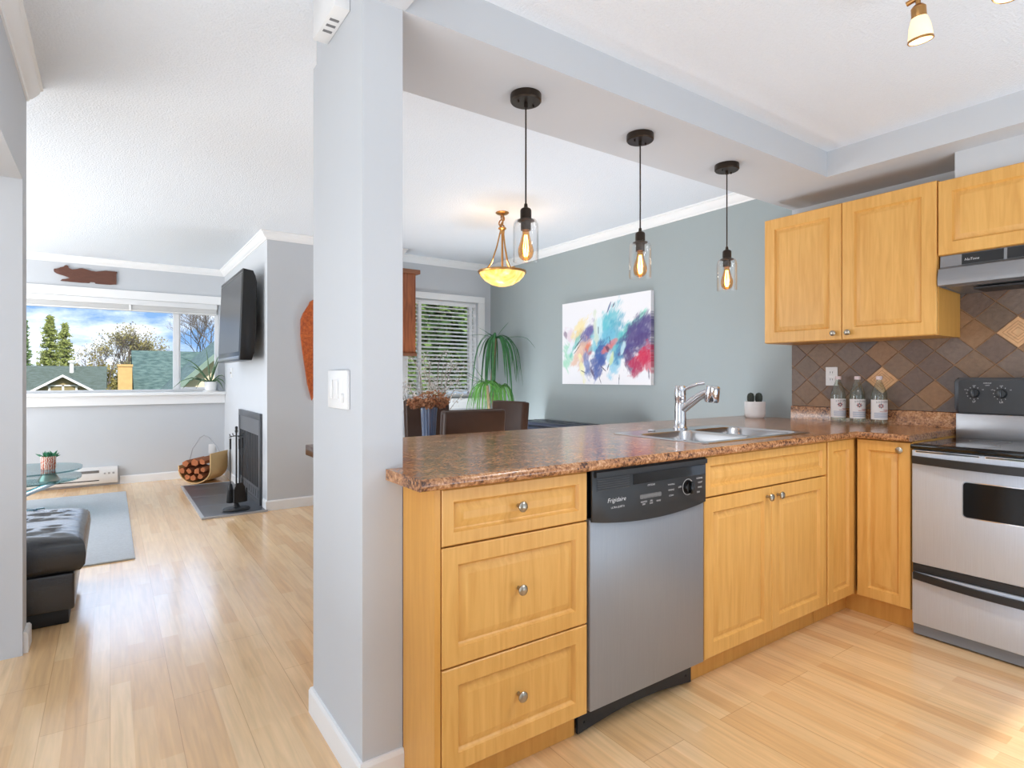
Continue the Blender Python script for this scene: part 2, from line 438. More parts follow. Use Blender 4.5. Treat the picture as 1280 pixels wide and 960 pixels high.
mb.box(X0, X1, -2.35, 8.03, -.1, .03).box(X0, X1, -2.35, 8.03, 2.15, 2.62).box(X0, X1, -2.35, -1.5, .03, 2.15).box(X0, X1, 2.7, 4.2, .03, 2.15).box(X0, X1, 7.4, 8.03, .03, 2.15)
struct('wall_left', mb, M_WALL)
mb = MB()
mb.box(-3.5, 3.7, -2.35, -2.2, -.1, .8).box(-3.5, 3.7, -2.35, -2.2, 2.2, 2.62).box(-3.5, 2.05, -2.35, -2.2, .8, 2.2).box(2.9, 3.7, -2.35, -2.2, .8, 2.2)
struct('wall_back', mb, M_WALL)
mb = MB(); mb.box(-3.5, -.31, 3.245, 3.385, 0, 2.52).box(-.45, -.31, -2.2, 3.245, 2.055, 2.52)
struct('wall_partition', mb, M_WALL)
mb = MB(); mb.box(3.40, 3.7, -2.2, 1.075, 2.178, 2.305); struct('wall_bulkhead', mb, M_WALL)

CROWN = [(0, 2.447), (.008, 2.447), (.012, 2.458), (.022, 2.463), (.045, 2.490), (.050, 2.503), (.060, 2.508), (.060, 2.5199), (0, 2.5199)]
mb = MB(); mb.sweep([(-3.5, 7.88), (1.16, 7.88), (1.16, 5.52), (2.45, 5.52), (2.45, 5.75), (3.7, 5.75), (3.7, 2.06)], CROWN)
struct('trim_crown', mb, M_TRIM, smooth=25)
mb = MB(); mb.sweep([(-.31, 3.385), (-.31, -2.2)][::-1], CROWN)
struct('trim_crown_hall', mb, M_TRIM, smooth=25)
BASE = [(0, .0), (.013, 0), (.013, .078), (.008, .09), (0, .09)]
mb = MB()
mb.sweep([(.09, 7.88), (1.16, 7.88), (1.16, 6.86)], BASE)
mb.sweep([(1.16, 5.66), (1.16, 5.52), (2.45, 5.52), (2.45, 5.75), (3.7, 5.75), (3.7, 4.8)], BASE)
struct('baseboard_living', mb, M_TRIM)
mb = MB(); mb.sweep([(.722, 2.10), (.597, 2.10), (.597, 1.61), (.7215, 1.61)], BASE)
struct('baseboard_column', mb, M_TRIM)
mb = MB(); mb.sweep([(-.31, 3.27), (-.31, 3.385), (-3.5, 3.385)], [(o*1.3, z) for o, z in BASE]); struct('baseboard_partition', mb, M_TRIM)

# far window: frame, mullion, panes, casing, sill
mb = MB()
y0, y1 = 7.925, 7.985
mb.box(-1.7, 1.09, y0, y1, 1.03, 1.06).box(-1.7, 1.09, y0, y1, 2.05, 2.09).box(-1.7, -1.65, y0, y1, 1.06, 2.05).box(1.06, 1.09, y0, y1, 1.06, 2.05)
mb.box(.615, .673, y0-.01, y1, 1.06, 2.05)
mb.box(.673, 1.06, y0, y1-.02, 1.06, 1.085).box(.673, .69, y0, y1-.02, 1.085, 2.05)
w1 = struct('window_1', mb, pm('white_vinyl', S(225, 226, 228), .35, var=.01))
mb = MB(); mb.box(-1.65, .615, 7.955, 7.96, 1.06, 2.05).box(.69, 1.06, 7.955, 7.96, 1.085, 2.05); obj('pane', mb, M_PANE, w1, smooth=0)
mb = MB(); mb.box(-1.78, 1.159, 7.855, 7.88, 2.09, 2.19, bev=.004)
mb.box(-1.78, 1.159, 7.78, 7.925, .995, 1.03, bev=.006).box(-1.78, 1.159, 7.83, 7.88, .89, .995, bev=.004)
struct('trim_window_sill', mb, M_TRIM)
# patio door and hall window and rear window (outside the photograph's view, they let the daylight in)
def plain_window(name, boxes, pane):
    mb = MB()
    for b in boxes: mb.box(*b)
    w = struct(name, mb, M_TRIM)
    mb = MB(); mb.box(*pane); obj('pane', mb, M_PANE, w, smooth=0)
plain_window('door_1', [(-3.62, -3.55, 4.2, 4.27, .03, 2.15), (-3.62, -3.55, 7.33, 7.4, .03, 2.15), (-3.62, -3.55, 5.76, 5.84, .03, 2.15), (-3.62, -3.55, 4.27, 7.33, 2.08, 2.15)], (-3.59, -3.585, 4.27, 7.33, .03, 2.08))
plain_window('window_3', [(-3.62, -3.55, -1.5, -1.43, .03, 2.15), (-3.62, -3.55, 2.63, 2.7, .03, 2.15), (-3.62, -3.55, .56, .64, .03, 2.15), (-3.62, -3.55, -1.43, 2.63, 2.08, 2.15)], (-3.59, -3.585, -1.43, 2.63, .03, 2.08))
plain_window('window_4', [(2.05, 2.10, -2.32, -2.25, .8, 2.2), (2.85, 2.9, -2.32, -2.25, .8, 2.2), (2.10, 2.85, -2.32, -2.25, 2.13, 2.2), (2.10, 2.85, -2.32, -2.25, .8, .87)], (2.10, 2.85, -2.29, -2.285, .87, 2.13))
# dining window
mb = MB()
mb.box(2.62, 3.53, 5.80, 5.86, .97, 1.0).box(2.62, 3.53, 5.80, 5.86, 2.06, 2.09).box(2.62, 2.66, 5.80, 5.86, 1.0, 2.06).box(3.49, 3.53, 5.80, 5.86, 1.0, 2.06)
w2 = struct('window_2', mb, M_TRIM)
mb = MB(); mb.box(2.66, 3.49, 5.828, 5.832, 1.0, 2.06); obj('pane', mb, M_PANE, w2, smooth=0)
mb = MB()
mb.box(2.55, 3.61, 5.728, 5.75, 2.07, 2.14, bev=.004).box(2.55, 2.63, 5.728, 5.75, .96, 2.07, bev=.004).box(3.525, 3.61, 5.728, 5.75, .96, 2.07, bev=.004)
mb.box(2.53, 3.63, 5.68, 5.79, .93, .965, bev=.005).box(2.55, 3.61, 5.728, 5.75, .85, .93, bev=.004)
struct('trim_window_dining', mb, M_TRIM)

# ------------------------------------------------------------------ base cabinets along the peninsula
FY = 1.40      # face of the doors and drawers
pY = lambda u, v, d: (u, FY+d, v)
FX = 3.09
pX = lambda u, v, d: (FX+d, u, v)
def knob(parent, p, axis):
    mb = MB()
    prof = [(0, 0), (.006, 0), (.0055, .008), (.005, .013), (.011, .017), (.0155, .022), (.016, .026), (.013, .030), (.006, .032), (0, .0325)]
    M = Matrix.Translation(p) @ (Matrix.Rotation(R(90), 4, 'X') if axis == 'y' else Matrix.Rotation(R(-90), 4, 'Y'))
    mb.lathe(prof, seg=20, M=M)
    return obj('knob', mb, M_NICKEL, parent, world=True)

def carcass(mb, x0, x1, left=True, right=True, zt=.896, toe=1.465):
    yb = 2.0
    if left: mb.box(x0, x0+.018, FY+.021, yb, .10, zt)
    if right: mb.box(x1-.018, x1, FY+.021, yb, .10, zt)
    mb.box(x0+.018, x1-.018, FY+.04, yb, .10, .118)
    mb.box(x0+.018, x1-.018, yb-.012, yb, .118, zt)
    mb.box(x0+.018, x1-.018, FY+.021, FY+.04, zt-.03, zt)
    mb.box(x0, x1, toe, toe+.016, .001, .10)

# drawer cabinet
t = thing('drawer_cabinet', 'three-drawer maple base cabinet at the open end of the counter, beside the white column', 'cabinet', (1.0, 1.7, 0))
mb = MB(); carcass(mb, .742, 1.276)
mb.box(.722, .7395, FY+.002, 1.606, .0005, .896)
obj('body', mb, M_MAPLE_D, t, world=True)
for k, (z0, z1) in enumerate(((.735, .892), (.399, .730), (.104, .394))):
    mb = MB(); mb.panel(.744, 1.276, z0, z1, pY, frame=.036 if k == 0 else .05); d = obj('drawer', mb, M_MAPLE, t, world=True)
    knob(d, (1.0, FY, (z0+z1)/2+(.008 if k else .005)), 'y')
# dishwasher
t = thing('dishwasher', 'stainless steel dishwasher with a black control panel, under the counter', 'dishwasher', (1.58, 1.7, 0))
x0, x1 = 1.285, 1.874
mb = MB(); mb.box(x0, x1, FY+.022, 1.98, .10, .89); obj('tub', mb, M_BLACK, t, world=True)
mb = MB(); mb.box(x0, x1, FY-.004, FY+.02, .106, .735, bev=.004); obj('door', mb, M_DWSTEEL, t, world=True)
mb = MB()   # control panel with curved lower edge
pts = [(x0, .895), (x0, .728)]
for i in range(1, 16):
    u = i/16; pts.append((x0+(x1-x0)*u, .728-.024*(1-(2*u-1)**2)-.003*u))
pts += [(x1, .725), (x1, .895)]
mb.prism(pts, 'y', FY-.014, FY-.0045, bev=.003)
mb.prism([(FY-.014, .872), (FY-.024, .874), (FY-.024, .890), (FY-.014, .893)], 'x', x0+.01, x1-.005)
cp = obj('control_panel', mb, M_BLACK, t, world=True)
mb = MB(); mb.box(1.475, 1.868, FY-.0155, FY-.0142, .832, .868); obj('handle_pocket', mb, M_BLACKG, cp, world=True)
mb = MB()
for k in range(6): mb.box(x0+.02, 1.455, FY-.0165, FY-.0142, .827+k*.0075, .8302+k*.0075)
obj('vent', mb, pm('vent_grille', S(58, 58, 60), .4), cp, world=True)
mb = MB()
yy = FY-.0149
mb.text('Frigidaire', .021, TXY(1.395, yy, .790), shear=.25, sx=1.1)
mb.text('ULTRA QUIET II', .009, TXY(1.400, yy, .765))
mb.text('OPTIONS', .009, TXY(1.565, yy, .822))
for i in range(6):
    mb.lathe([(.0064, 0), (.0074, 0), (.0074, .0004), (.0064, .0004)], seg=16, M=TXY(1.517+i*.0185, yy, .785))
    mb.box(1.5155+i*.0185, 1.5185+i*.0185, yy-.0004, yy, .7835, .7865)
for i, s in enumerate(('HEATED\nDRY', 'AIR\nDRY', 'RINSE')): mb.text(s, .0085, TXY(1.528+i*.038, yy, .762))
for i, s in enumerate(('WASHING', 'SENSING', 'CLEAN')): mb.text(s, .008, TXY(1.672, yy, .812-i*.02))
mb.text('OFF', .010, TXY(1.720, yy, .797))
for i, (s, dx, dz) in enumerate((('HEAVY', .052, .038), ('NORMAL', .062, .022), ('LIGHT', .066, .006), ('RINSE', .064, -.012), ('DRY', .055, -.03))): mb.text(s, .009, TXY(1.772+dx, yy, .797+dz))
mb.lathe([(.0285, 0), (.030, 0), (.030, .0005), (.0285, .0005)], seg=36, M=TXY(1.765, yy, .793))
obj('lettering', mb, M_INK, cp, world=True, smooth=0)
mb = MB(); M = Matrix.Translation((1.765, FY-.0145, .793)) @ Matrix.Rotation(R(90), 4, 'X')
mb.lathe([(0, 0), (.025, 0), (.025, .006), (.022, .014), (0, .014)], seg=28, M=M); mb.box(-.0045, .0045, -.022, .022, .014, .022, M=M, bev=.001)
obj('dial', mb, M_BLACKG, cp, world=True)
mb = MB(); mb.box(x0-.02+.021, x1, FY+.066, FY+.078, .045, .104)
n = 14; pts = [(x0+.001, .104)]+[(x0+(x1-x0)*i/n, .004+.024*math.sin(PI*i/n)) for i in range(n+1)]+[(x1, .104)]
mb.prism(pts, 'y', FY+.056, FY+.066)
for u in (x0+.03, x1-.03):
    for z in (.075, .035):
        mb.lathe([(0, 0), (.005, 0), (.005, .003), (0, .003)], seg=10, M=TXY(u, FY+.056, z))
obj('kick_plate', mb, pm('kick_plate_black', S(44, 46, 50), .4, metal=.3), t, world=True)
# sink cabinet
t = thing('sink_cabinet', 'maple base cabinet with two doors and a false drawer front, under the sink', 'cabinet', (2.35, 1.7, 0))
mb = MB(); carcass(mb, 1.882, 2.812); obj('body', mb, M_MAPLE_D, t, world=True)
mb = MB(); mb.panel(1.884, 2.811, .735, .892, pY, frame=.036); obj('drawer_front', mb, M_MAPLE, t, world=True)
for a, b, kx in ((1.884, 2.346, 2.308), (2.349, 2.811, 2.388)):
    mb = MB(); mb.panel(a, b, .106, .729, pY, frame=.056); d = obj('door', mb, M_MAPLE, t, world=True)
    knob(d, (kx, FY, .690), 'y')
# corner cabinet: two hinged leaves meeting in the corner
t = thing('corner_cabinet', 'maple corner base cabinet with a narrow door on each side of the inner corner', 'cabinet', (3.3, 1.7, 0))
mb = MB()
mb.box(2.816, 2.834, FY+.021, 2.0, .10, .896).box(FX+.021, 3.66, 1.148, 1.166, .10, .896).box(2.834, 3.66, 1.982, 2.0, .10, .896).box(3.645, 3.66, 1.166, 1.982, .10, .896)
mb.box(2.816, 3.158, 1.465, 1.481, .001, .10).box(3.142, 3.158, 1.148, 1.465, .001, .10)
mb.box(2.834, FX+.02, FY+.03, 1.982, .10, .118).box(FX+.03, 3.645, 1.166, 1.982, .10, .118)
mb.box(FX+.004, FX+.03, FY+.004, FY+.03, .10, .896)
obj('body', mb, M_MAPLE_D, t, world=True)
mb = MB(); mb.panel(2.829, FX-.004, .106, .892, pY, frame=.05); obj('door', mb, M_MAPLE, t, world=True)
mb = MB(); mb.panel(1.151, FY-.012, .106, .892, pX, frame=.05); d = obj('door', mb, M_MAPLE, t, world=True)
knob(d, (FX, 1.190, .855), 'x')

# countertop, L shaped, with the sink cut-out
zt, zb = .930, .8975
SX0, SX1, SY0, SY1 = 1.995, 2.795, 1.485, 1.985
mb = MB()
Yf = 1.382; Xi = 3.072
mb.box(.668, .722, Yf, 1.609, zb, zt)
mb.box(.7225, SX0, Yf, 2.42, zb, zt).box(SX0, SX1, Yf, SY0, zb, zt).box(SX0, SX1, SY1, 2.42, zb, zt).box(SX1, 3.699, Yf, 2.42, zb, zt)
mb.box(Xi, 3.699, 1.146, Yf, zb, zt)
def bull(n=8, r=(zt-zb)/2): return [(-.012*math.sin(PI*i/n), zb+r-r*math.cos(PI*i/n)) for i in range(n+1)]
bl = bull()
mb.prism([(Yf+a, z) for a, z in bl], 'x', .668, Xi)
mb.prism([(Xi+a, z) for a, z in bl], 'y', 1.146, Yf)
ct = obj('countertop', mb, M_GRAN, smooth=30)
tag(ct, 'L-shaped brown granite-patterned countertop along the peninsula and to the stove', 'countertop')
mb = MB(); mb.prism([(3.699, zt+.0005), (3.678, zt+.0005), (3.678, 1.006), (3.682, 1.013), (3.699, 1.016)], 'y', 1.146, 2.062)
obj('backsplash', mb, M_GRAN, ct)

# sink
t = thing('sink', 'double-bowl stainless steel sink set in the brown countertop', 'sink', (2.395, 1.735, zt))
def basin(mb, x0, x1, y0, y1, zt, depth, r=.06, n=6):
    def ring(ins, z, rr):
        out = []
        for cx, cy, a0 in ((x1-ins-rr, y1-ins-rr, 0), (x0+ins+rr, y1-ins-rr, 90), (x0+ins+rr, y0+ins+rr, 180), (x1-ins-rr, y0+ins+rr, 270)):
            for k in range(n+1):
                a = R(a0+90*k/n); out.append(mb.bm.verts.new((cx+rr*math.cos(a), cy+rr*math.sin(a), z)))
        return out
    rows = [ring(0, zt, r), ring(.006, zt-.012, r), ring(.015, zt-depth+.03, r), ring(.04, zt-depth, r)]
    for A, B in zip(rows, rows[1:]):
        m = len(A)
        for k in range(m): mb.bm.faces.new((A[k], A[(k+1) % m], B[(k+1) % m], B[k]))
    mb.bm.faces.new(rows[-1]); return rows[0]
mb = MB()
za = zt+.004
b1 = basin(mb, 2.015, 2.385, 1.505, 1.885, za, .17); b2 = basin(mb, 2.41, 2.775, 1.505, 1.885, za, .17)
rim = []
rr = .03
for cx, cy, a0 in ((2.81-rr, 2.0-rr, 0), (1.98+rr, 2.0-rr, 90), (1.98+rr, 1.47+rr, 180), (2.81-rr, 1.47+rr, 270)):
    for k in range(5):
        a = R(a0+22.5*k); rim.append(Vector((cx+rr*math.cos(a), cy+rr*math.sin(a), za)))
outer = [mb.bm.verts.new(p) for p in rim]; low = [mb.bm.verts.new((p.x+(.004 if p.x > 2.4 else -.004), p.y+(.004 if p.y > 1.73 else -.004), zt+.0006)) for p in rim]
m = len(outer)
for k in range(m): mb.bm.faces.new((outer[k], outer[(k+1) % m], low[(k+1) % m], low[k]))
def loop_edges(vs): return [mb.bm.edges.get((vs[k], vs[(k+1) % len(vs)])) for k in range(len(vs))]
bmesh.ops.triangle_fill(mb.bm, use_beauty=True, edges=loop_edges(outer)+loop_edges(b1)+loop_edges(b2))
obj('bowls', mb, pm('sink_steel', S(190, 190, 192), .22, metal=1, var=.05, vscale=5), t, world=True, smooth=30, recalc=True)
for cx in (2.2, 2.592):
    mb = MB(); mb.lathe([(0, 0), (.03, 0), (.042, .004), (.042, 0)], (cx, 1.695, za-.1695), seg=24); obj('drain', mb, M_CHROME, t, world=True)
# faucet
t = thing('faucet', 'chrome pull-out kitchen faucet behind the sink', 'faucet', (2.43, 1.955, za))
mb = MB(); mb.lathe([(0, .0005), (.037, .0005), (.037, .006), (.032, .012), (.030, .05), (.028, .12), (.027, .15), (.029, .156), (.029, .215), (.023, .224), (0, .225)], seg=24); obj('body', mb, M_CHROME, t)
mb = MB(); mb.tube([(0, -.005, .095), (.012, -.04, .125), (.03, -.085, .165), (.045, -.12, .187), (.05, -.14, .192)], [.022, .022, .021, .021, .022], seg=14); sp = obj('spout', mb, M_CHROME, t)
mb = MB(); M = Matrix.Translation((.055, -.155, .185)) @ Matrix.Rotation(R(8), 4, 'X')
mb.lathe([(0, .040), (.028, .040), (.034, .033), (.036, -.034), (.033, -.042), (0, -.042)], seg=24, M=M); obj('spray_head', mb, M_CHROME, sp)
mb = MB(); mb.tube([(.0, -.01, .195), (.012, -.045, .215), (.03, -.085, .234), (.047, -.115, .240)], [.008, .009, .0095, .011], seg=10); obj('handle', mb, M_CHROME, t)
mb = MB(); mb.lathe([(0, 0), (.018, 0), (.020, .004), (.014, .009), (0, .012)], seg=18)
o = obj('sink_button', mb, M_CHROME); o.location = (2.20, 1.945, za+.0005); tag(o, 'small chrome cap on the sink ledge, left of the faucet', 'sink button')

# cactus pot
t = thing('potted_cactus', 'small cactus pair in a round white pot at the back of the counter', 'potted plant', (3.545, 2.235, zt+.0005))
mb = MB(); mb.lathe([(0, 0), (.05, 0), (.060, .008), (.066, .03), (.067, .108), (.063, .110), (.061, .100), (0, .098)], seg=36); obj('pot', mb, M_CERAM, t)
mb = MB(); mb.lathe([(.0605, .099), (0, .1015)], seg=24); obj('soil', mb, pm('soil', S(60, 48, 40), .9, var=.3, vscale=60), t)
for dx, dy in ((-.026, .014), (.022, -.014)):
    mb = MB()
    prof = [(0, .098), (.018, .10), (.024, .125), (.024, .145), (.017, .163), (0, .17)]
    seg = 24; rings = []
    for r, z in prof:
        if r == 0: rings.append([mb.bm.verts.new((dx, dy, z))])
        else: rings.append([mb.bm.verts.new((dx+r*(1 if k % 2 else .78)*math.cos(2*PI*k/seg), dy+r*(1 if k % 2 else .78)*math.sin(2*PI*k/seg), z)) for k in range(seg)])
    for A, B in zip(rings, rings[1:]):
        for k in range(seg):
            q = (k+1) % seg
            if len(A) == 1: mb.bm.faces.new((A[0], B[q], B[k]))
            elif len(B) == 1: mb.bm.faces.new((A[k], A[q], B[0]))
            else: mb.bm.faces.new((A[k], A[q], B[q], B[k]))
    obj('cactus', mb, pm('cactus_green', S(66, 74, 68), .7, var=.5, vscale=120), t, smooth=0)

# bottles
t = thing('glass_bottle', 'clear glass bottle with a paper label, standing in front of the white outlet', 'bottle', (3.625, 1.735, zt+.0005), R(-30), 'glass bottles on the counter')
mb = MB(); mb.lathe([(0, 0), (.038, 0), (.041, .006), (.041, .165), (.038, .185), (.028, .215), (.018, .238), (.014, .25), (.014, .262)], seg=28)
mb.lathe([(.0125, .262), (.0125, .25), (.016, .238), (.026, .215), (.0355, .185), (.0385, .165), (.0385, .012), (0, .010)], seg=28); obj('bottle_body', mb, M_BOTTLE, t)
mb = MB(); mb.lathe([(0, .278), (.0155, .278), (.0165, .274), (.0165, .258), (.0145, .258)], seg=20); obj('cap', mb, pm('pale_pink_cap', S(226, 208, 208), .5), t)
def curved(mb, u0, u1, z0, z1, r, mi=0, n=10):
    for i in range(n):
        a0 = u0+(u1-u0)*i/n; a1 = u0+(u1-u0)*(i+1)/n
        P = lambda a, z: (r*math.sin(a), -r*math.cos(a), z)
        mb.poly([P(a0, z0), P(a1, z0), P(a1, z1), P(a0, z1)], mi)
mb = MB(); RL = .0416
curved(mb, -1.9, 1.9, .030, .143, RL, 0, 24)
for z in (.041, .049, .057, .065): curved(mb, -1.2, 1.25, z, z+.0035, RL+.0003, 3, 12)
for k in range(8):
    a = k*PI/4
    P = lambda da, dz: ((RL+.0004)*math.sin(-.35+da), -(RL+.0004)*math.cos(-.35+da), .108+dz)
    c, s = math.cos(a), math.sin(a)
    mb.poly([P(.10*c-.05*s, .004*s+.002*c), P(.34*c-.07*s, .0135*s+.0028*c), P(.34*c+.07*s, .0135*s-.0028*c), P(.10*c+.05*s, .004*s-.002*c)], 1 if k % 2 else 2)
for z, a0, a1 in ((.084, -.1, .75), (.079, .05, .7), (.0745, -.5, .5)): curved(mb, a0, a1, z, z+.002, RL+.0003, 1, 6)
for i, ch in enumerate('SOZOMEY'):
    a = -.85+i*.283
    M = Matrix.Translation((math.sin(a)*(RL+.0006), -math.cos(a)*(RL+.0006), .1275+.003*(1-((i-3)/3)**2))) @ Matrix.Rotation(a, 4, 'Z') @ Matrix.Rotation(R(90), 4, 'X')
    mb.text(ch, .0145, M, mi=2)
obj('label', mb, [pm('paper_label', S(232, 228, 226), .7), pm('red_print', S(176, 62, 52), .7), pm('dark_print', S(48, 52, 66), .7), pm('blue_print', S(150, 164, 190), .7)], t, smooth=0, recalc=False)
dup(t, (3.625, 1.625, zt+.0005), R(-32), 'clear glass bottle with a paper label, the middle one of the three by the tiles')
dup(t, (3.625, 1.508, zt+.0005), R(-34), 'clear glass bottle with a paper label, closest to the stove')

# ------------------------------------------------------------------ tile backsplash
random.seed(11)
mb = MB(); side = .1140; hd = .0875; hy, hz = .0877, .0804     # half diagonals of the tile pitch
cy0, cz0 = 1.520, 1.186
acc = {(0, 0)}
y_lo, y_hi, z_lo, z_hi = .30, 2.062, 1.017, 1.80
tiles = []
for i in range(-16, 17):
    for j in range(-16, 17):
        if (i+j) % 2: continue
        cy, cz = cy0+i*hy, cz0+j*hz
        if cy < y_lo-hd or cy > y_hi+hd or cz < z_lo-hd or cz > z_hi+hd: continue
        tiles.append((i, j, cy, cz))
best = min(tiles, key=lambda q: (q[2]-.905)**2+(q[3]-1.428)**2)
acc.add((best[0], best[1]))
g = .0024
cols = {}
for (i, j, cy, cz) in tiles:
    h, hv = hy-g*1.2, hz-g*1.1
    poly = [(cy-h, cz), (cy, cz+hv), (cy+h, cz), (cy, cz-hv)]
    for ax, lim, sgn in ((0, y_lo, 1), (0, y_hi, -1), (1, z_lo, 1), (1, z_hi, -1)):
        out = []
        for a, b in zip(poly, poly[1:]+poly[:1]):
            da, db = sgn*(a[ax]-lim), sgn*(b[ax]-lim)
            if da >= 0: out.append(a)
            if da*db < 0:
                tt = da/(da-db); out.append((a[0]+(b[0]-a[0])*tt, a[1]+(b[1]-a[1])*tt))
        poly = out
        if not poly: break
    if len(poly) < 3: continue
    ar = abs(sum(a[0]*b[1]-b[0]*a[1] for a, b in zip(poly, poly[1:]+poly[:1])))/2
    if ar < 2e-5: continue
    # low areas are a little browner further along the wall, each tile has its own tone
    tone = random.choice((S(112, 92, 80), S(122, 104, 92), S(104, 92, 86), S(130, 104, 82), S(146, 110, 78), S(118, 98, 82)))
    cc = S(214, 168, 122) if (i, j) in acc else tone
    n0 = len(mb.bm.verts)
    A = [mb.bm.verts.new((3.694, p[0], p[1])) for p in poly]
    c = (sum(p[0] for p in poly)/len(poly), sum(p[1] for p in poly)/len(poly))
    B = [mb.bm.verts.new((3.690, c[0]+(p[0]-c[0])*.975, c[1]+(p[1]-c[1])*.975)) for p in poly]
    m = len(A)
    mb.bm.faces.new(B)
    for k in range(m): mb.bm.faces.new((A[k], A[(k+1) % m], B[(k+1) % m], B[k]))
    for k in range(n0, n0+2*m): cols[k] = cc
    if (i, j) in acc:
        for s_ in (.72, .52, .32):
            for s2 in (s_, ):
                q = [(cy-hy*s2, cz), (cy, cz+hz*s2), (cy+hy*s2, cz), (cy, cz-hz*s2)]; q2 = [(cy-hy*(s2-.05), cz), (cy, cz+hz*(s2-.05)), (cy+hy*(s2-.05), cz), (cy, cz-hz*(s2-.05))]
                n0 = len(mb.bm.verts)
                A = [mb.bm.verts.new((3.6897, *p)) for p in q]; B = [mb.bm.verts.new((3.6897, *p)) for p in q2]
                for k in range(4): mb.bm.faces.new((A[k], A[(k+1) % 4], B[(k+1) % 4], B[k]))
                for k in range(n0, n0+8): cols[k] = S(178, 128, 84)
n0 = len(mb.bm.verts); mb.box(3.694, 3.6995, y_lo, y_hi, z_lo, z_hi)
for k in range(n0, n0+8): cols[k] = S(150, 112, 78)
o = struct('wall_tiles', mb, attr_mat('slate_tile', .45, .4, bump=.25, bscale=45, jitter=.28))
set_cols(o, lambda i, co: cols.get(i, S(120, 98, 80)))

# outlet
t = thing('wall_outlet', 'white double outlet on the tiles above the left bottle', 'outlet', (3.690, 1.803, 1.208))
mb = MB(); mb.box(-.007, -.0005, -.036, .036, -.058, .058, bev=.002); obj('plate', mb, M_WHITEP, t)
for z in (-.022, .022):
    mb = MB(); mb.box(-.0085, -.007, -.015, .015, z-.015, z+.015, bev=.001); obj('socket', mb, M_WHITEP, t)
for z in (-.022, .022):
    for y in (-.0065, .0065):
        mb = MB(); mb.box(-.0088, -.0084, y-.0015, y+.0015, z-.003, z+.008); obj('slot', mb, M_BLACK, t)

# ------------------------------------------------------------------ upper cabinets
UX = 3.40
pU = lambda u, v, d: (UX-.02+d, u, v)
t = thing('wall_cabinet', 'two-door maple wall cabinet left of the range hood', 'cabinet', (3.55, 1.6, 1.413))
mb = MB(); mb.box(UX, 3.6885, 1.143, 2.066, 1.413, 2.186); obj('body', mb, M_MAPLE_D, t, world=True)
for a, b, ky in ((1.145, 1.598, 1.560), (1.602, 2.065, 1.638)):
    mb = MB(); mb.panel(a, b, 1.415, 2.184, pU, frame=.065); d = obj('door', mb, M_MAPLE, t, world=True)
    knob(d, (UX-.02, ky, 1.452), 'x')
t = thing('hood_cabinet', 'short maple wall cabinet above the range hood', 'cabinet', (3.55, .76, 1.80))
mb = MB(); mb.box(UX, 3.6885, .30, 1.139, 1.806, 2.175); obj('body', mb, M_MAPLE_D, t, world=True)
for a, b, ky in ((.722, 1.138, .76), (.302, .718, .68)):
    mb = MB(); mb.panel(a, b, 1.808, 2.174, pU, frame=.058); d = obj('door', mb, M_MAPLE, t, world=True)
    knob(d, (UX-.02, ky, 1.84), 'x')
# range hood
t = thing('range_hood', 'stainless steel range hood above the stove', 'range hood', (3.5, .76, 1.63))
prof = [(3.6885, 1.803), (3.398, 1.803), (3.394, 1.748), (3.372, 1.735), (3.358, 1.690), (3.362, 1.655), (3.372, 1.650), (3.376, 1.668), (3.43, 1.670), (3.45, 1.652), (3.66, 1.640), (3.6885, 1.640)]
mb = MB(); mb.prism([(x, z) for x, z in prof], 'y', .385, 1.128); obj('canopy', mb, M_HOOD, t, world=True)
for a, b in ((1.128, 1.134), (.379, .385)):
    mb = MB(); mb.prism(prof[:7]+[(3.66, 1.6385), (3.6885, 1.6385)], 'y', a, b); obj('end_plate', mb, M_HOOD, t, world=True)
mb = MB()
for a, b in ((.885, 1.045), (.46, .872)):
    mb.prism([(3.3975, 1.800), (3.3938, 1.7495), (3.3908, 1.7495), (3.3945, 1.800)], 'y', a, b)
fp = obj('front_grille', mb, M_BLACK, t, world=True)
mb = MB(); mb.text('NuTone', .017, TXX(3.3918, 1.005, 1.771), shear=.15); obj('lettering', mb, M_INK, fp, world=True, smooth=0)
mb = MB(); mb.box(3.47, 3.64, .50, 1.02, 1.634, 1.643); obj('filter', mb, pm('dark_filter', S(60, 61, 63), .45, metal=.6, var=.2, vscale=90), t, world=True)

# ------------------------------------------------------------------ stove
t = thing('stove', 'stainless steel freestanding stove with a black glass top', 'stove', (3.38, .762, 0))
SY0_, SY1_ = .384, 1.140; SXF = 3.066
mb = MB(); mb.box(SXF+.03, 3.664, SY0_+.002, SY1_-.002, .03, .868).box(SXF+.05, 3.66, SY0_+.03, SY1_-.03, 0.001, .03); obj('body', mb, pm('stove_side', S(150, 150, 152), .4, metal=.7), t, world=True)
mb = MB(); mb.box(SXF+.018, SXF+.029, SY0_+.004, SY1_-.004, .008, .056); obj('kick_panel', mb, pm('grey_kick', S(128, 132, 138), .5, metal=.3), t, world=True)
mb = MB(); mb.box(SXF, SXF+.028, SY0_+.003, SY1_-.003, .058, .298, bev=.008); dr = obj('drawer', mb, M_STEEL, t, world=True)
def bow(y0, y1, x_end, x_mid, z0, z1, th, n=18, sag=0):
    mb = MB(); rows = []
    for i in range(n+1):
        u = i/n; k = 1-(2*u-1)**2; y = y0+(y1-y0)*u; x = x_end+(x_mid-x_end)*k; dz = -sag*k
        rows.append([mb.bm.verts.new(p) for p in ((x, y, z0+dz), (x+th, y, z0+dz), (x+th, y, z1+dz), (x, y, z1+dz))])
    for A, B in zip(rows, rows[1:]):
        for k in range(4): mb.bm.faces.new((A[k], A[(k+1) % 4], B[(k+1) % 4], B[k]))
    mb.bm.faces.new(rows[0]); mb.bm.faces.new(rows[-1]); return mb
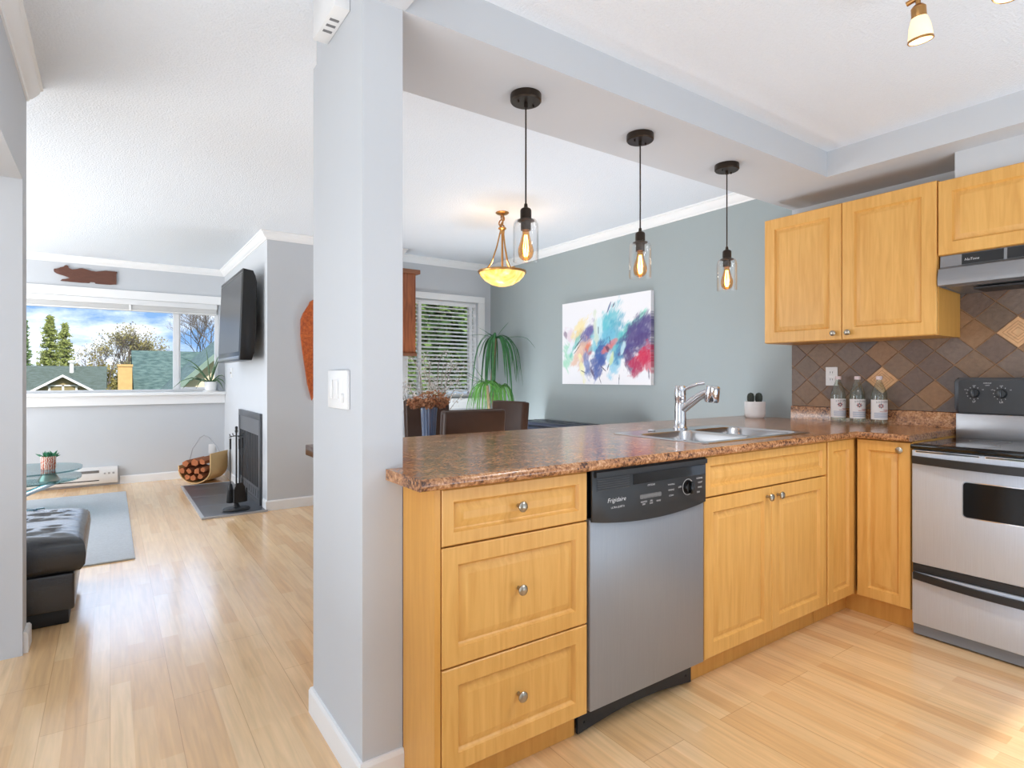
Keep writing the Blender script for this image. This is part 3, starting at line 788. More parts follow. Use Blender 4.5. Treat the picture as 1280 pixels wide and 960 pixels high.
obj('handle', bow(SY0_+.012, SY1_-.012, SXF-.012, SXF-.030, .268, .300, .012, sag=.012), M_BLACK, dr, world=True)
mb = MB(); mb.box(SXF+.006, SXF+.03, SY0_+.006, SY1_-.006, .300, .336); obj('gap_strip', mb, M_BLACK, t, world=True)
mb = MB()
W0, W1, Z0, Z1 = .585, .939, .590, .742
mb.box(SXF, SXF+.028, SY0_+.003, SY1_-.003, .338, .866, bev=.007)
od = obj('oven_door', mb, M_STEEL, t, world=True)
def rrect(y0, y1, z0, z1, r, n=5):
    out = []
    for cy, cz, a0 in ((y1-r, z1-r, 0), (y0+r, z1-r, 90), (y0+r, z0+r, 180), (y1-r, z0+r, 270)):
        for k in range(n+1):
            a = R(a0+90*k/n); out.append((cy+r*math.cos(a), cz+r*math.sin(a)))
    return out
mb = MB(); mb.prism(rrect(W0-.004, W1+.004, Z0-.004, Z1+.004, .018), 'x', SXF-.0012, SXF+.001); obj('window_trim', mb, M_CHROME, od, world=True)
mb = MB(); mb.prism(rrect(W0, W1, Z0, Z1, .015), 'x', SXF-.0022, SXF-.001); obj('oven_window', mb, pm('oven_window_glass', S(4, 4, 5), .12, spec=.35, var=.05), od, world=True)
obj('handle', bow(SY0_+.010, SY1_-.010, SXF-.016, SXF-.045, .803, .838, .016, sag=.004), M_BLACK, od, world=True)
mb = MB()
for a, b in ((.880, 1.122), (.618, .862), (.40, .60)):
    mb.prism(rrect(a, b, .8535, .8625, .004), 'x', SXF-.0012, SXF+.001)
obj('vent_trim', mb, M_CHROME, od, world=True)
mb = MB()
for a, b in ((.883, 1.119), (.621, .859), (.403, .597)):
    mb.prism(rrect(a, b, .8555, .8605, .002), 'x', SXF-.002, SXF-.001)
obj('vent_slot', mb, M_BLACK, od, world=True)
mb = MB(); mb.box(SXF-.012, 3.60, SY0_, SY1_, .870, .892, bev=.006).box(SXF+.02, 3.58, SY0_+.025, SY1_-.025, .892, .8935)
ck = obj('cooktop', mb, M_BLACKG, t, world=True)
for cx, cy, r in ((3.22, .95, .10), (3.22, .57, .08), (3.45, .95, .08), (3.45, .57, .10)):
    mb = MB(); mb.lathe([(r-.006, .8936), (r, .8936), (r, .8939), (r-.006, .8939)], (cx, cy, 0), seg=40); obj('burner_ring', mb, pm('burner_grey', S(90, 90, 92), .3), ck, world=True)
BX = 3.60
mb = MB(); mb.box(BX+.008, 3.664, SY0_+.003, SY1_-.003, .870, 1.016, bev=.004); bg_ = obj('backguard', mb, M_STEELH, t, world=True)
mb = MB(); mb.prism(rrect(SY0_, SY1_, 1.018, 1.200, .022), 'x', BX, 3.662, bev=.006); obj('backguard_shell', mb, pm('dark_shell', S(62, 64, 68), .3, metal=.5), bg_, world=True)
mb = MB(); mb.prism(rrect(SY0_+.018, SY1_-.018, 1.022, 1.186, .012), 'x', BX-.003, BX+.001); pnl = obj('control_panel', mb, pm('control_black', S(52, 53, 55), .3, var=.12, vscale=60), bg_, world=True)
mb = MB()
for y in (1.056, .947, .577, .468):
    M = Matrix.Translation((BX-.003, y, 1.121)) @ Matrix.Rotation(R(-90), 4, 'Y')
    k_ = MB(); k_.lathe([(0, 0), (.024, 0), (.023, .010), (.019, .018), (0, .018)], seg=24, M=M); k_.box(-.021, .021, -.005, .005, .018, .027, M=M, bev=.001)
    obj('dial', k_, pm('dial_dark', S(66, 67, 69), .2, metal=.4), t, world=True)
    for q in range(9):
        a = R(-30+q*30); c, s_ = math.cos(a), math.sin(a)
        mb.box(-.0012, .0012, .029, .033, 0, .0006, M=M @ Matrix.Rotation(a-PI/2, 4, 'Z'))
    mb.text('OFF', .008, TXX(BX-.0036, y, 1.121+.037)); mb.text('LO', .007, TXX(BX-.0036, y+.036, 1.139)); mb.text('HI', .007, TXX(BX-.0036, y-.036, 1.139))
    mb.text('LF' if y > 1 else 'LR' if y > .9 else 'RR' if y > .5 else 'RF', .014, TXX(BX-.0036, y, 1.121-.043))
mb.text('SURFACE', .008, TXX(BX-.0036, 1.002, 1.172)); mb.text('UNIT', .008, TXX(BX-.0036, 1.002, 1.161))
obj('lettering', mb, M_INK, pnl, world=True, smooth=0)
mb = MB(); mb.prism(rrect(.66, .86, 1.08, 1.16, .006), 'x', BX-.0045, BX-.003); obj('clock_display', mb, M_BLACKG, pnl, world=True)


# ------------------------------------------------------------------ column fittings
t = thing('light_switch', 'white multi-gang light switch on the white column', 'light switch', (.597, 1.80, 1.163))
mb = MB(); mb.box(-.012, -.0005, -.088, .095, -.060, .060, bev=.003); obj('plate', mb, M_WHITEP, t)
for y, h in ((.055, .030), (0, .030)):
    mb = MB(); mb.box(-.0165, -.012, y-.014, y+.014, -h, h, bev=.002); obj('rocker', mb, M_WHITEP, t)
mb = MB(); mb.box(-.0135, -.012, -.062, -.054, -.033, .033).box(-.022, -.012, -.066, -.050, -.040, -.012, bev=.002); obj('slider', mb, M_WHITEP, t)
t = thing('door_chime', 'white door chime box high on the white column', 'door chime', (.597, 1.82, 2.31))
mb = MB(); mb.box(-.050, -.0005, -.11, .11, 0, .135, bev=.004); obj('case', mb, M_WHITEP, t)
M_SLOT = pm('slot_grey', S(120, 120, 122), .6)
for y in (-.035, 0.0, .035):
    mb = MB(); mb.box(-.040, -.012, y-.008, y+.004, -.0012, .0005); obj('slot', mb, M_SLOT, t)

# ------------------------------------------------------------------ pendants over the counter
M_AMBER = glass_mat('amber_bulb_glass', tint=S(255, 214, 150), refl=.2)
M_FIL = pm('filament', S(255, 200, 110), .5, emit=S(255, 205, 120), estr=26)
M_GLOW = pm('bulb_glow', S(255, 190, 100), .5, emit=S(255, 176, 84), estr=1.6)
def pendant(x, y, label):
    t = thing('pendant_lamp', label, 'pendant lamp', (x, y, 2.305), 0, 'glass jar pendants over the counter')
    mb = MB(); mb.lathe([(0, -.0005), (.060, -.0005), (.061, -.004), (.061, -.026), (.057, -.031), (0, -.031)], seg=40)
    for dx in (-.036, .036): mb.tube([(dx, 0, -.030), (dx, 0, -.040)], .004, seg=8)
    obj('canopy', mb, M_BRONZE, t)
    mb = MB(); mb.tube([(0, 0, -.030), (0, 0, -.436)], .0032, seg=8); mb.tube([(0, 0, -.03), (0, 0, -.05)], .007, seg=8); obj('cord', mb, M_BRONZE, t)
    mb = MB(); mb.lathe([(0, -.425), (.006, -.426), (.008, -.440), (.019, -.446), (.022, -.452), (.022, -.486), (.033, -.490), (.033, -.494), (.024, -.496), (.020, -.500), (.020, -.530), (0, -.530)], seg=28); obj('socket', mb, M_BRONZE, t)
    mb = MB(); mb.lathe([(.030, -.487), (.042, -.492), (.0485, -.506), (.050, -.525), (.050, -.652), (.0475, -.652), (.0475, -.526), (.046, -.510), (.040, -.4955), (.030, -.491), (.030, -.487)], seg=40); obj('jar', mb, M_GLASS, t)
    b = MB(); b.lathe([(.013, -.530), (.014, -.545), (.022, -.575), (.030, -.600), (.031, -.615), (.026, -.634), (.014, -.645), (0, -.648)], seg=28); bo = obj('bulb', b, M_AMBER, t)
    mb = MB()
    for k in range(6):
        a = k*PI/3; mb.tube([(.005*math.cos(a), .005*math.sin(a), -.548), (.011*math.cos(a), .011*math.sin(a), -.600), (.006*math.cos(a+.4), .006*math.sin(a+.4), -.632)], .0011, seg=5)
    obj('filament', mb, M_FIL, bo)
    l = bpy.data.lights.new('bulb_light', 'POINT'); l.energy = .8; l.color = (1, .66, .32); l.shadow_soft_size = .012
    lo = bpy.data.objects.new('bulb_light', l); COL.objects.link(lo); lo.parent = t; lo.location = (0, 0, -.605)
    return t
p0 = pendant(1.332, 1.815, 'glass jar pendant lamp hanging closest to the white column')
dup(p0, (1.977, 1.815, 2.305), 0, 'glass jar pendant lamp in the middle of the row over the counter')
dup(p0, (2.627, 1.815, 2.305), 0, 'glass jar pendant lamp closest to the wall cabinets')

# dining bowl light
t = thing('bowl_pendant', 'amber glass bowl pendant on three arms over the dining table', 'ceiling lamp', (2.57, 3.82, 2.52))
mb = MB(); mb.lathe([(0, -.0005), (.052, -.0005), (.054, -.006), (.040, -.016), (.012, -.022), (0, -.022)], seg=28); obj('canopy', mb, M_BRASS, t)
mb = MB()
for k, (dx, z) in enumerate(((.004, -.045), (-.012, -.085), (.006, -.120))):
    pts = [(dx+.018*math.cos(a)*(1 if k % 2 else .5), .018*math.sin(a)*(.5 if k % 2 else 1), z+.026*math.sin(a+.6)) for a in [2*PI*i/16 for i in range(17)]]
    mb.tube(pts, .0055, seg=6, cap=False)
mb.tube([(0, 0, -.02), (.012, 0, -.06), (-.022, 0, -.11), (.0, 0, -.15)], .006, seg=6)
mb.lathe([(0, -.118), (.03, -.122), (.034, -.132), (.02, -.142), (.018, -.17), (0, -.172)], seg=18); mb.tube([(0, 0, -.17), (0, 0, -.468)], .009, seg=8); obj('chain_hub', mb, M_BRASS, t)
mb = MB()
for k in range(3):
    a = R(25+120*k); c, s = math.cos(a), math.sin(a)
    mb.tube([(.015*c, .015*s, -.15), (.045*c, .045*s, -.28), (.085*c, .085*s, -.40), (.125*c, .125*s, -.455), (.168*c, .168*s, -.474)], .0062, seg=8)
    mb.lathe([(0, .016), (.012, .012), (.014, 0), (0, -.012)], (.178*c, .178*s, -.474), seg=10)
obj('arm', mb, M_BRASS, t)
mb = MB(); mb.lathe([(.183, -.470), (.193, -.470), (.195, -.478), (.191, -.487), (.182, -.487), (.183, -.470)], seg=48); obj('rim', mb, M_BRASS, t)
def bowl_mat():
    m, nt, b = nt_new('amber_alabaster'); L = nt.links.new
    tc = nt.nodes.new('ShaderNodeTexCoord'); n = nt.nodes.new('ShaderNodeTexNoise'); n.inputs['Scale'].default_value = 9; n.inputs['Distortion'].default_value = 2; L(tc.outputs['Object'], n.inputs['Vector'])
    r = nt.nodes.new('ShaderNodeValToRGB'); r.color_ramp.elements[0].position = .3; r.color_ramp.elements[0].color = S(246, 184, 70); r.color_ramp.elements[1].position = .72; r.color_ramp.elements[1].color = S(255, 226, 150)
    L(n.outputs[0], r.inputs[0]); L(r.outputs[0], b.inputs['Base Color']); L(r.outputs[0], b.inputs['Emission Color']); b.inputs['Emission Strength'].default_value = .72; b.inputs['Roughness'].default_value = .25
    return m
mb = MB(); mb.lathe([(.186, -.480), (.172, -.510), (.14, -.545), (.09, -.575), (.04, -.590), (0, -.593)], seg=48); mb.lathe([(0, -.589), (.04, -.586), (.09, -.571), (.138, -.541), (.17, -.506), (.183, -.480)], seg=48)
obj('bowl', mb, bowl_mat(), t)
mb = MB(); mb.ell((0, 0, -.505), (.028, .028, .038)); obj('bulb', mb, pm('warm_bulb', S(255, 240, 210), .4, emit=S(255, 232, 190), estr=9), t)
l = bpy.data.lights.new('bowl_light', 'POINT'); l.energy = 3; l.color = (1, .84, .62); l.shadow_soft_size = .05
lo = bpy.data.objects.new('bowl_light', l); COL.objects.link(lo); lo.parent = t; lo.location = (0, 0, -.43)

# kitchen track light
t = thing('track_light', 'brass track light with frosted shades on the kitchen ceiling', 'ceiling lamp', (2.0, .30, 2.445))
mb = MB(); mb.lathe([(0, -.0005), (.06, -.0005), (.06, -.015), (.02, -.025), (0, -.025)], seg=28); mb.tube([(0, 0, -.02), (0, 0, -.085)], .010, seg=10); obj('canopy', mb, M_BRASS, t)
mb = MB(); mb.tube([(0, .455, -.103), (0, .44, -.10), (0, -.42, -.085)], .0075, seg=10); obj('rail', mb, M_BRASS, t)
def shade_prof(): return [(.016, -.045), (.021, -.052), (.028, -.075), (.032, -.105), (.033, -.118), (.030, -.118), (.029, -.105), (.025, -.075), (.018, -.055)]
M_FROST = pm('frosted_glow_glass', S(255, 236, 200), .4, emit=S(255, 226, 168), estr=.6, var=.03)
for y, tilt, ax in ((.425, R(-10), 'Y'), (.205, R(16), 'Y'), (-.02, R(-8), 'Y'), (-.25, R(10), 'X')):
    M = Matrix.Translation((.0, y, -.105)) @ Matrix.Rotation(tilt, 4, ax)
    mb = MB(); mb.tube([M @ Vector((0, 0, .012)), M @ Vector((0, 0, -.03))], .007, seg=10)
    mb.lathe([(0, -.012), (.012, -.014), (.0195, -.022), (.020, -.055), (.0185, -.058)], seg=20, M=M); hd_ = obj('spot_head', mb, M_BRASS, t)
    mb = MB(); mb.lathe(shade_prof(), seg=28, M=M); obj('shade', mb, M_FROST, hd_)
    mb = MB(); mb.lathe([(.0335, -.112), (.0345, -.118), (.0325, -.1195), (.030, -.118)], seg=28, M=M); obj('shade_ring', mb, M_BRASS, hd_)
    mb = MB(); mb.ell(tuple(M @ Vector((0, 0, -.088))), (.016, .016, .024)); obj('bulb', mb, pm('spot_bulb', S(255, 246, 225), .4, emit=S(255, 240, 215), estr=10), hd_)
    l = bpy.data.lights.new('spot_bulb_light', 'SPOT'); l.energy = 18; l.color = (1, .97, .93); l.shadow_soft_size = .03; l.spot_size = R(140); l.spot_blend = 1
    lo = bpy.data.objects.new('spot_bulb_light', l); COL.objects.link(lo); lo.parent = t; lo.location = M @ Vector((0, 0, -.125))
    lo.rotation_euler = M.to_euler()

# ------------------------------------------------------------------ dining corner
t = thing('dining_table', 'dark wooden dining table behind the counter', 'table', (1.76, 3.56, 0))
mb = MB(); mb.box(-.69, .69, -.39, .39, .682, .752, bev=.006); obj('tabletop', mb, M_TABLEW, t)
mb = MB(); mb.box(-.45, .45, -.26, .26, .62, .682); obj('apron', mb, M_DARKW, t)
for sx in (-1, 1):
    mb = MB(); mb.box(sx*.22-.05, sx*.22+.05, -.06, .06, .06, .62, bev=.004).box(sx*.22-.045, sx*.22+.045, -.18, .20, .0005, .06, bev=.01); obj('leg', mb, M_DARKW, t)
def chair(label):
    t = thing('dining_chair', label, 'chair', (0, 0, 0), 0, 'brown leather dining chairs')
    mb = MB(); mb.box(-.21, .21, -.20, .24, .37, .475, bev=.022, seg=3); obj('seat', mb, M_BROWNL, t)
    mb = MB(); M = Matrix.Translation((0, -.185, .40)) @ Matrix.Rotation(R(5), 4, 'X')
    mb.box(-.205, .205, -.04, .032, 0, .615, bev=.016, seg=3, M=M); b = obj('backrest', mb, M_BROWNL, t)
    mb = MB()
    for s in (-1, 1):
        mb.tube([M @ Vector((s*.204, -.004, .02)), M @ Vector((s*.204, -.004, .595))], .0045, seg=6)
    mb.tube([M @ Vector((-.19, -.004, .614)), M @ Vector((.19, -.004, .614))], .0045, seg=6)
    obj('piping', mb, M_BROWNL, b)
    for s in (-1, 1):
        mb = MB(); mb.tube([(s*.175, .205, .38), (s*.180, .215, .0005)], [.022, .016], seg=4); obj('leg', mb, M_DARKW, t)
        mb = MB(); mb.tube([(s*.175, -.185, .39), (s*.180, -.235, .0005)], [.022, .016], seg=4); obj('leg', mb, M_DARKW, t)
    return t
c0 = chair('brown leather dining chair with its back to the kitchen counter'); c0.location = (1.735, 3.115, 0)
dup(c0, (2.37, 3.755, 0), R(92), 'brown leather dining chair at the right end of the table, seen from its front')
dup(c0, (2.24, 4.26, 0), R(180), 'dark dining chair on the window side of the table, behind the vase')

random.seed(5)
t = thing('vase', 'blue-grey ribbed glass vase of dried flowers on the dining table', 'vase', (1.86, 3.70, .7525))
M_VASE = pm('blue_ribbed_glass', S(78, 94, 124), .12, spec=.7, var=.3, vscale=26, stretch=(1, 1, .25))
mb = MB(); seg = 48; rows = []
for r, z in ((.042, 0), (.046, .004), (.050, .10), (.056, .20), (.058, .235), (.054, .235), (.050, .15)):
    rows.append([mb.bm.verts.new((r*(1+.03*math.cos(k*PI*2/seg*16))*math.cos(2*PI*k/seg), r*(1+.03*math.cos(k*PI*2/seg*16))*math.sin(2*PI*k/seg), z)) for k in range(seg)])
for A, B in zip(rows, rows[1:]):
    for k in range(seg): mb.bm.faces.new((A[k], A[(k+1) % seg], B[(k+1) % seg], B[k]))
mb.bm.faces.new(rows[0]); obj('vase_body', mb, M_VASE, t)
mb = MB()
for cx, cy, cz, rr in ((-.10, .02, .27, .060), (-.03, -.05, .265, .055), (.03, -.03, .31, .07), (.09, -.02, .29, .065), (.02, .06, .30, .07), (-.06, .06, .265, .05), (.12, .04, .26, .05)):
    for _ in range(120):
        d = Vector((random.gauss(0, 1), random.gauss(0, 1), random.gauss(0, 1))).normalized()*rr*random.uniform(.7, 1)
        p = Vector((cx, cy, cz))+Vector((d.x, d.y, d.z*.75))
        u = Vector((random.gauss(0, 1), random.gauss(0, 1), random.gauss(0, 1))).normalized()*.010; v = u.orthogonal().normalized()*.009
        mb.poly([p-u, p-v, p+u, p+v])
obj('flower_heads', mb, pm('dried_hydrangea', S(170, 118, 84), .85, var=.55, vscale=35), t, smooth=0, recalc=False)
mb = MB()
for cx, cy, cz in ((-.10, .02, .25), (-.03, -.05, .24), (.03, -.03, .27), (.09, -.02, .26), (.02, .06, .26)):
    mb.tube([(cx*.1, cy*.1, .02), (cx*.35, cy*.35, .2), (cx, cy, cz)], .0022, seg=5)
obj('stems', mb, pm('dry_stem', S(110, 88, 56), .8), t)

# sideboard against the blue wall
t = thing('sideboard', 'low dark sideboard along the blue-grey wall', 'sideboard', (3.53, 3.95, 0))
M_NAVY = pm('dark_navy_lacquer', S(44, 50, 66), .28, spec=.5, var=.1)
mb = MB(); mb.box(-.15, .155, -.74, .74, .09, .742, bev=.004); obj('body', mb, M_NAVY, t)
mb = MB(); mb.box(-.165, .160, -.765, .765, .742, .772, bev=.005)
mb.box(-.10, -.092, -.74, .74, .772, .776).box(.02, .028, -.74, .74, .772, .776); obj('top', mb, M_NAVY, t)
for k in range(3):
    mb = MB(); mb.box(-.166, -.150, -.73+k*.49, -.255+k*.49, .11, .725, bev=.004); d = obj('door', mb, M_NAVY, t)
    mb = MB(); mb.lathe([(0, 0), (.006, 0), (.012, .016), (0, .02)], seg=14, M=Matrix.Translation((-.166, -.30+k*.49, .55)) @ Matrix.Rotation(R(-90), 4, 'Y')); obj('knob', mb, M_NICKEL, d)
for sx in (-1, 1):
    for sy in (-1, 1):
        mb = MB(); mb.box(sx*.12-.025, sx*.12+.025, sy*.68-.025, sy*.68+.025, .0005, .09); obj('leg', mb, M_NAVY, t)

# painting
t = thing('painting', 'abstract canvas with turquoise, blue and crimson strokes on the blue-grey wall', 'painting', (3.698, 3.81, 1.53))
NU, NV = 230, 160
PW, PH = 1.135, .785
rng = random.Random(3)
strokes = []
def st(u, v, ang, ln, wd, c, op=.9, n=1): strokes.append((u, v, R(ang), ln, wd, S(*c), op))
# soft washes: u to the right, v down (0..1)
for a in ((.08, .62, 60, .10, .06, (150, 214, 186)), (.05, .75, 80, .08, .05, (160, 218, 190)), (.10, .40, 30, .08, .06, (226, 206, 216)), (.04, .38, 70, .04, .03, (150, 130, 150)),
          (.22, .32, -40, .14, .05, (240, 222, 160)), (.20, .42, -40, .10, .04, (232, 208, 150)), (.31, .42, -50, .13, .07, (96, 92, 150)), (.35, .38, -40, .08, .05, (104, 98, 158)),
          (.17, .52, -55, .13, .03, (120, 196, 190)), (.12, .52, -60, .12, .03, (228, 232, 240)), (.22, .62, -50, .16, .05, (226, 186, 160)), (.26, .68, -55, .12, .04, (222, 178, 152)),
          (.34, .60, -70, .07, .045, (160, 70, 90)), (.33, .55, -60, .07, .035, (230, 140, 110)), (.25, .80, 75, .12, .03, (236, 232, 180)), (.31, .75, 80, .12, .04, (104, 128, 184)),
          (.48, .40, -60, .20, .10, (120, 200, 210)), (.56, .34, -55, .22, .10, (96, 190, 204)), (.62, .46, -60, .20, .10, (88, 172, 196)), (.52, .52, -40, .16, .10, (120, 190, 214)),
          (.42, .36, 85, .16, .03, (214, 224, 206)), (.47, .33, 85, .10, .04, (214, 236, 240)), (.44, .70, -55, .20, .07, (66, 84, 150)), (.50, .66, -45, .15, .07, (74, 104, 170)), (.46, .80, -60, .12, .05, (70, 90, 156)),
          (.42, .90, -70, .07, .03, (92, 112, 176)), (.55, .58, -20, .07, .035, (216, 120, 110)), (.62, .53, -20, .06, .03, (214, 130, 130)), (.56, .60, 40, .04, .02, (90, 60, 90)),
          (.66, .66, -65, .14, .06, (118, 188, 196)), (.63, .78, -60, .12, .06, (150, 204, 226)), (.70, .60, -65, .14, .06, (70, 132, 178)), (.74, .44, -45, .14, .05, (96, 196, 196)), (.84, .34, -38, .16, .035, (124, 214, 190)),
          (.80, .50, -50, .16, .10, (82, 78, 134)), (.88, .44, -45, .16, .12, (86, 72, 128)), (.95, .38, -50, .12, .09, (84, 74, 130)), (.93, .56, 0, .12, .10, (82, 66, 122)), (.78, .66, -80, .10, .07, (78, 72, 132)),
          (.80, .76, 60, .10, .06, (96, 60, 110)), (.88, .74, -35, .12, .08, (190, 44, 84)), (.95, .68, -30, .10, .08, (206, 48, 82)), (.86, .82, -50, .08, .06, (176, 44, 88)), (.97, .76, 80, .08, .06, (196, 46, 86)),
          (.72, .60, -70, .06, .025, (196, 228, 236)), (.57, .68, -75, .06, .025, (196, 226, 236)), (.60, .70, -70, .06, .02, (206, 224, 170))): st(*a)
lines = [(.57, .12, -62, .07, .010, (74, 92, 140)), (.62, .10, -60, .03, .008, (60, 70, 110)), (.45, .37, 88, .045, .008, (60, 90, 110)), (.21, .50, -42, .11, .006, (60, 70, 70)), (.19, .58, -42, .08, .005, (70, 80, 80)), (.27, .85, 20, .05, .005, (60, 60, 80)),
         (.47, .95, 65, .045, .004, (70, 70, 90)), (.68, .94, 93, .055, .004, (60, 80, 110)), (.38, .86, 60, .05, .014, (100, 90, 120)), (.51, .82, 35, .05, .006, (60, 60, 90)), (.56, .80, -70, .04, .006, (60, 60, 90)), (.58, .50, 80, .05, .005, (50, 60, 90)), (.98, .88, 85, .06, .008, (120, 110, 130))]
for a in lines: st(*a, .95)
def paint(u, v):
    c = Vector(S(236, 235, 238)[:3])
    for (su, sv, ang, ln, wd, sc, op) in strokes:
        dx, dy = (u-su)*PW/PH, v-sv
        a = dx*math.cos(ang)+dy*math.sin(ang); b = -dx*math.sin(ang)+dy*math.cos(ang)
        nn = noise.noise(Vector((u*13+su*40, v*13+sv*40, 0)))*.45+noise.noise(Vector((a*20, b*90, su*9)))*.35
        big = wd > .012
        d = math.sqrt((a/ln)**2+(b/wd)**2)/(1.30 if big else 1)+nn*(1.15 if big else .15)
        if d < 1.15:
            k = op*min(1, max(0, (1.15-d)/(.45 if big else .28)))*(.88+.16*noise.noise(Vector((u*60, v*22+u*30, su*7))) if big else 1); c = c*(1-k)+Vector(sc[:3])*k
    return (*c, 1)
mb = MB(); grid = []
for j in range(NV+1):
    grid.append([mb.bm.verts.new((-.038, PW/2-PW*i/NU, PH/2-PH*j/NV)) for i in range(NU+1)])
for j in range(NV):
    for i in range(NU): mb.bm.faces.new((grid[j][i], grid[j][i+1], grid[j+1][i+1], grid[j+1][i]))
nfront = (NU+1)*(NV+1)
right = [mb.bm.verts.new((0-.0005, -PW/2, PH/2-PH*j/NV)) for j in range(NV+1)]
for j in range(NV): mb.bm.faces.new((grid[j][NU], right[j], right[j+1], grid[j+1][NU]))
lf = [mb.bm.verts.new((-.0005, PW/2, PH/2-PH*j/NV)) for j in range(NV+1)]
for j in range(NV): mb.bm.faces.new((grid[j][0], grid[j+1][0], lf[j+1], lf[j]))
for row, zz in ((grid[0], PH/2), (grid[NV], -PH/2)):
    bk = [mb.bm.verts.new((-.0005, PW/2-PW*i/NU, zz)) for i in range(NU+1)]
    for i in range(NU): mb.bm.faces.new((row[i], row[i+1], bk[i+1], bk[i]))
o = obj('canvas', mb, attr_mat('oil_paint', .55, .3, bump=.06, bscale=120), t, smooth=0)
set_cols(o, lambda i, co: paint((PW/2-co.y)/PW if co.x < -.03 else ((PW/2-co.y)/PW), (PH/2-co.z)/PH))
mb = MB(); mb.box(-.036, -.0008, -PW/2+.004, PW/2-.004, -PH/2+.004, PH/2-.004); obj('stretcher', mb, pm('pine', S(200, 170, 130), .7), t)

# blinds of the dining window
t = thing('venetian_blind', 'white horizontal slat blind on the dining window', 'blind', (3.075, 5.79, 2.06))
BW = .425
mb = MB(); mb.box(-BW, BW, -.022, .004, -.045, .003, bev=.003); obj('head_rail', mb, M_WHITEP, t)
mb = MB()
z = -.075
while z > -1.055:
    M = Matrix.Translation((0, -.008, z)) @ Matrix.Rotation(R(24), 4, 'X')
    mb.box(-BW+.006, BW-.006, -.0215, .0215, -.0014, .0014, M=M); z -= .0445
obj('slats', mb, pm('white_slat', S(246, 246, 246), .4, var=.01), t, smooth=0)
mb = MB(); mb.box(-BW+.004, BW-.004, -.026, .010, -1.083, -1.065, bev=.003); obj('bottom_rail', mb, M_WHITEP, t)
for dx in (-.29, .355):
    mb = MB(); mb.box(dx-.018, dx+.018, -.0322, -.0312, -1.08, -.02).box(dx-.018, dx+.018, .0155, .0165, -1.08, -.02); obj('ladder_tape', mb, pm('white_tape', S(228, 228, 230), .7), t, smooth=0)

# plants in the corner
random.seed(21)
t = thing('dracaena', 'tall green dracaena with drooping narrow leaves in the dining corner', 'potted plant', (3.36, 5.17, 0))
def ribbon(mb, pts, w, n=10):
    P = [Vector(p) for p in pts]; k = len(P)-1
    rows = []
    for i in range(n+1):
        u = i/n*k; j = min(int(u), k-1); f = u-j
        p0 = P[max(j-1, 0)]; p1 = P[j]; p2 = P[j+1]; p3 = P[min(j+2, k)]
        q = .5*((2*p1)+(-p0+p2)*f+(2*p0-5*p1+4*p2-p3)*f*f+(-p0+3*p1-3*p2+p3)*f*f*f)
        rows.append(q)
    up = Vector((0, 0, 1)); vs = []
    for i, q in enumerate(rows):
        d = (rows[min(i+1, n)]-rows[max(i-1, 0)]).normalized(); s = d.cross(up)
        if s.length < .05: s = Vector((1, 0, 0))
        s.normalize(); uu = i/n; ww = w*math.sin(PI*min(1, .12+.88*uu))**.7*(1 if uu < .97 else .2)
        nrm = s.cross(d).normalized()
        vs.append((mb.bm.verts.new(q-s*ww), mb.bm.verts.new(q+nrm*ww*.35), mb.bm.verts.new(q+s*ww)))
    for A, B in zip(vs, vs[1:]):
        mb.bm.faces.new((A[0], A[1], B[1], B[0])); mb.bm.faces.new((A[1], A[2], B[2], B[1]))
def clampw(p): return Vector((min(p.x, .30), min(p.y, .50), p.z))
def head(mb, c, n, L, drop, w=.012, seed=1):
    rg = random.Random(seed); c = Vector(c)
    for i in range(n):
        a = rg.uniform(0, 2*PI); l = L*rg.uniform(.65, 1.1); e = rg.uniform(.0, .28)
        d = Vector((math.cos(a), math.sin(a), 0)); dr = drop*rg.uniform(.5, 1.1)
        pts = [c, c+d*l*.22+Vector((0, 0, e*l*.55)), c+d*l*.48+Vector((0, 0, e*l*.35-dr*.2)), c+d*l*.60+Vector((0, 0, -dr*.6)), c+d*l*.66+Vector((0, 0, -dr))]
        ribbon(mb, [clampw(p) for p in pts], w*rg.uniform(.7, 1.2))
mb = MB(); mb.lathe([(0, .0005), (.13, .0005), (.16, .26), (.17, .30), (.155, .30), (.15, .27), (0, .265)], seg=32); obj('pot', mb, M_CERAM, t)
mb = MB(); mb.tube([(0, .0, .26), (.03, .01, .7), (.0, .02, 1.2), (.03, .0, 1.62)], [.022, .02, .017, .014], seg=8); mb.tube([(-.02, -.03, .26), (-.1, -.1, .7), (-.17, -.15, 1.12)], [.02, .017, .014], seg=8); obj('stem', mb, pm('cane_bark', S(140, 120, 92), .8, var=.3, vscale=40), t)
mb = MB(); head(mb, (.035, 0, 1.62), 34, .42, .62, .011, 2)
for q in ([(.035, 0, 1.62), (.10, -.03, 1.72), (.17, -.05, 1.80)], [(.035, 0, 1.62), (.12, -.10, 1.63), (.24, -.26, 1.62), (.30, -.36, 1.50)], [(.035, 0, 1.62), (-.06, .05, 1.69), (-.13, .10, 1.74)], [(.035, 0, 1.62), (-.10, .06, 1.655), (-.22, .12, 1.65)], [(.035, 0, 1.62), (-.08, .03, 1.60), (-.17, .02, 1.40)]):
    ribbon(mb, q, .011)
obj('upper_leaves', mb, M_LEAF, t, recalc=False)
mb = MB(); head(mb, (-.18, -.16, 1.13), 30, .36, .34, .011, 9)
for q in ([(-.18, -.16, 1.13), (-.24, -.10, 1.24), (-.30, -.05, 1.36)], [(-.18, -.16, 1.13), (-.28, -.10, 1.20), (-.36, -.02, 1.27)], [(-.18, -.16, 1.13), (-.30, -.08, 1.17), (-.40, .0, 1.20)]): ribbon(mb, q, .012)
head(mb, (.06, -.08, 1.10), 26, .26, .30, .012, 12)
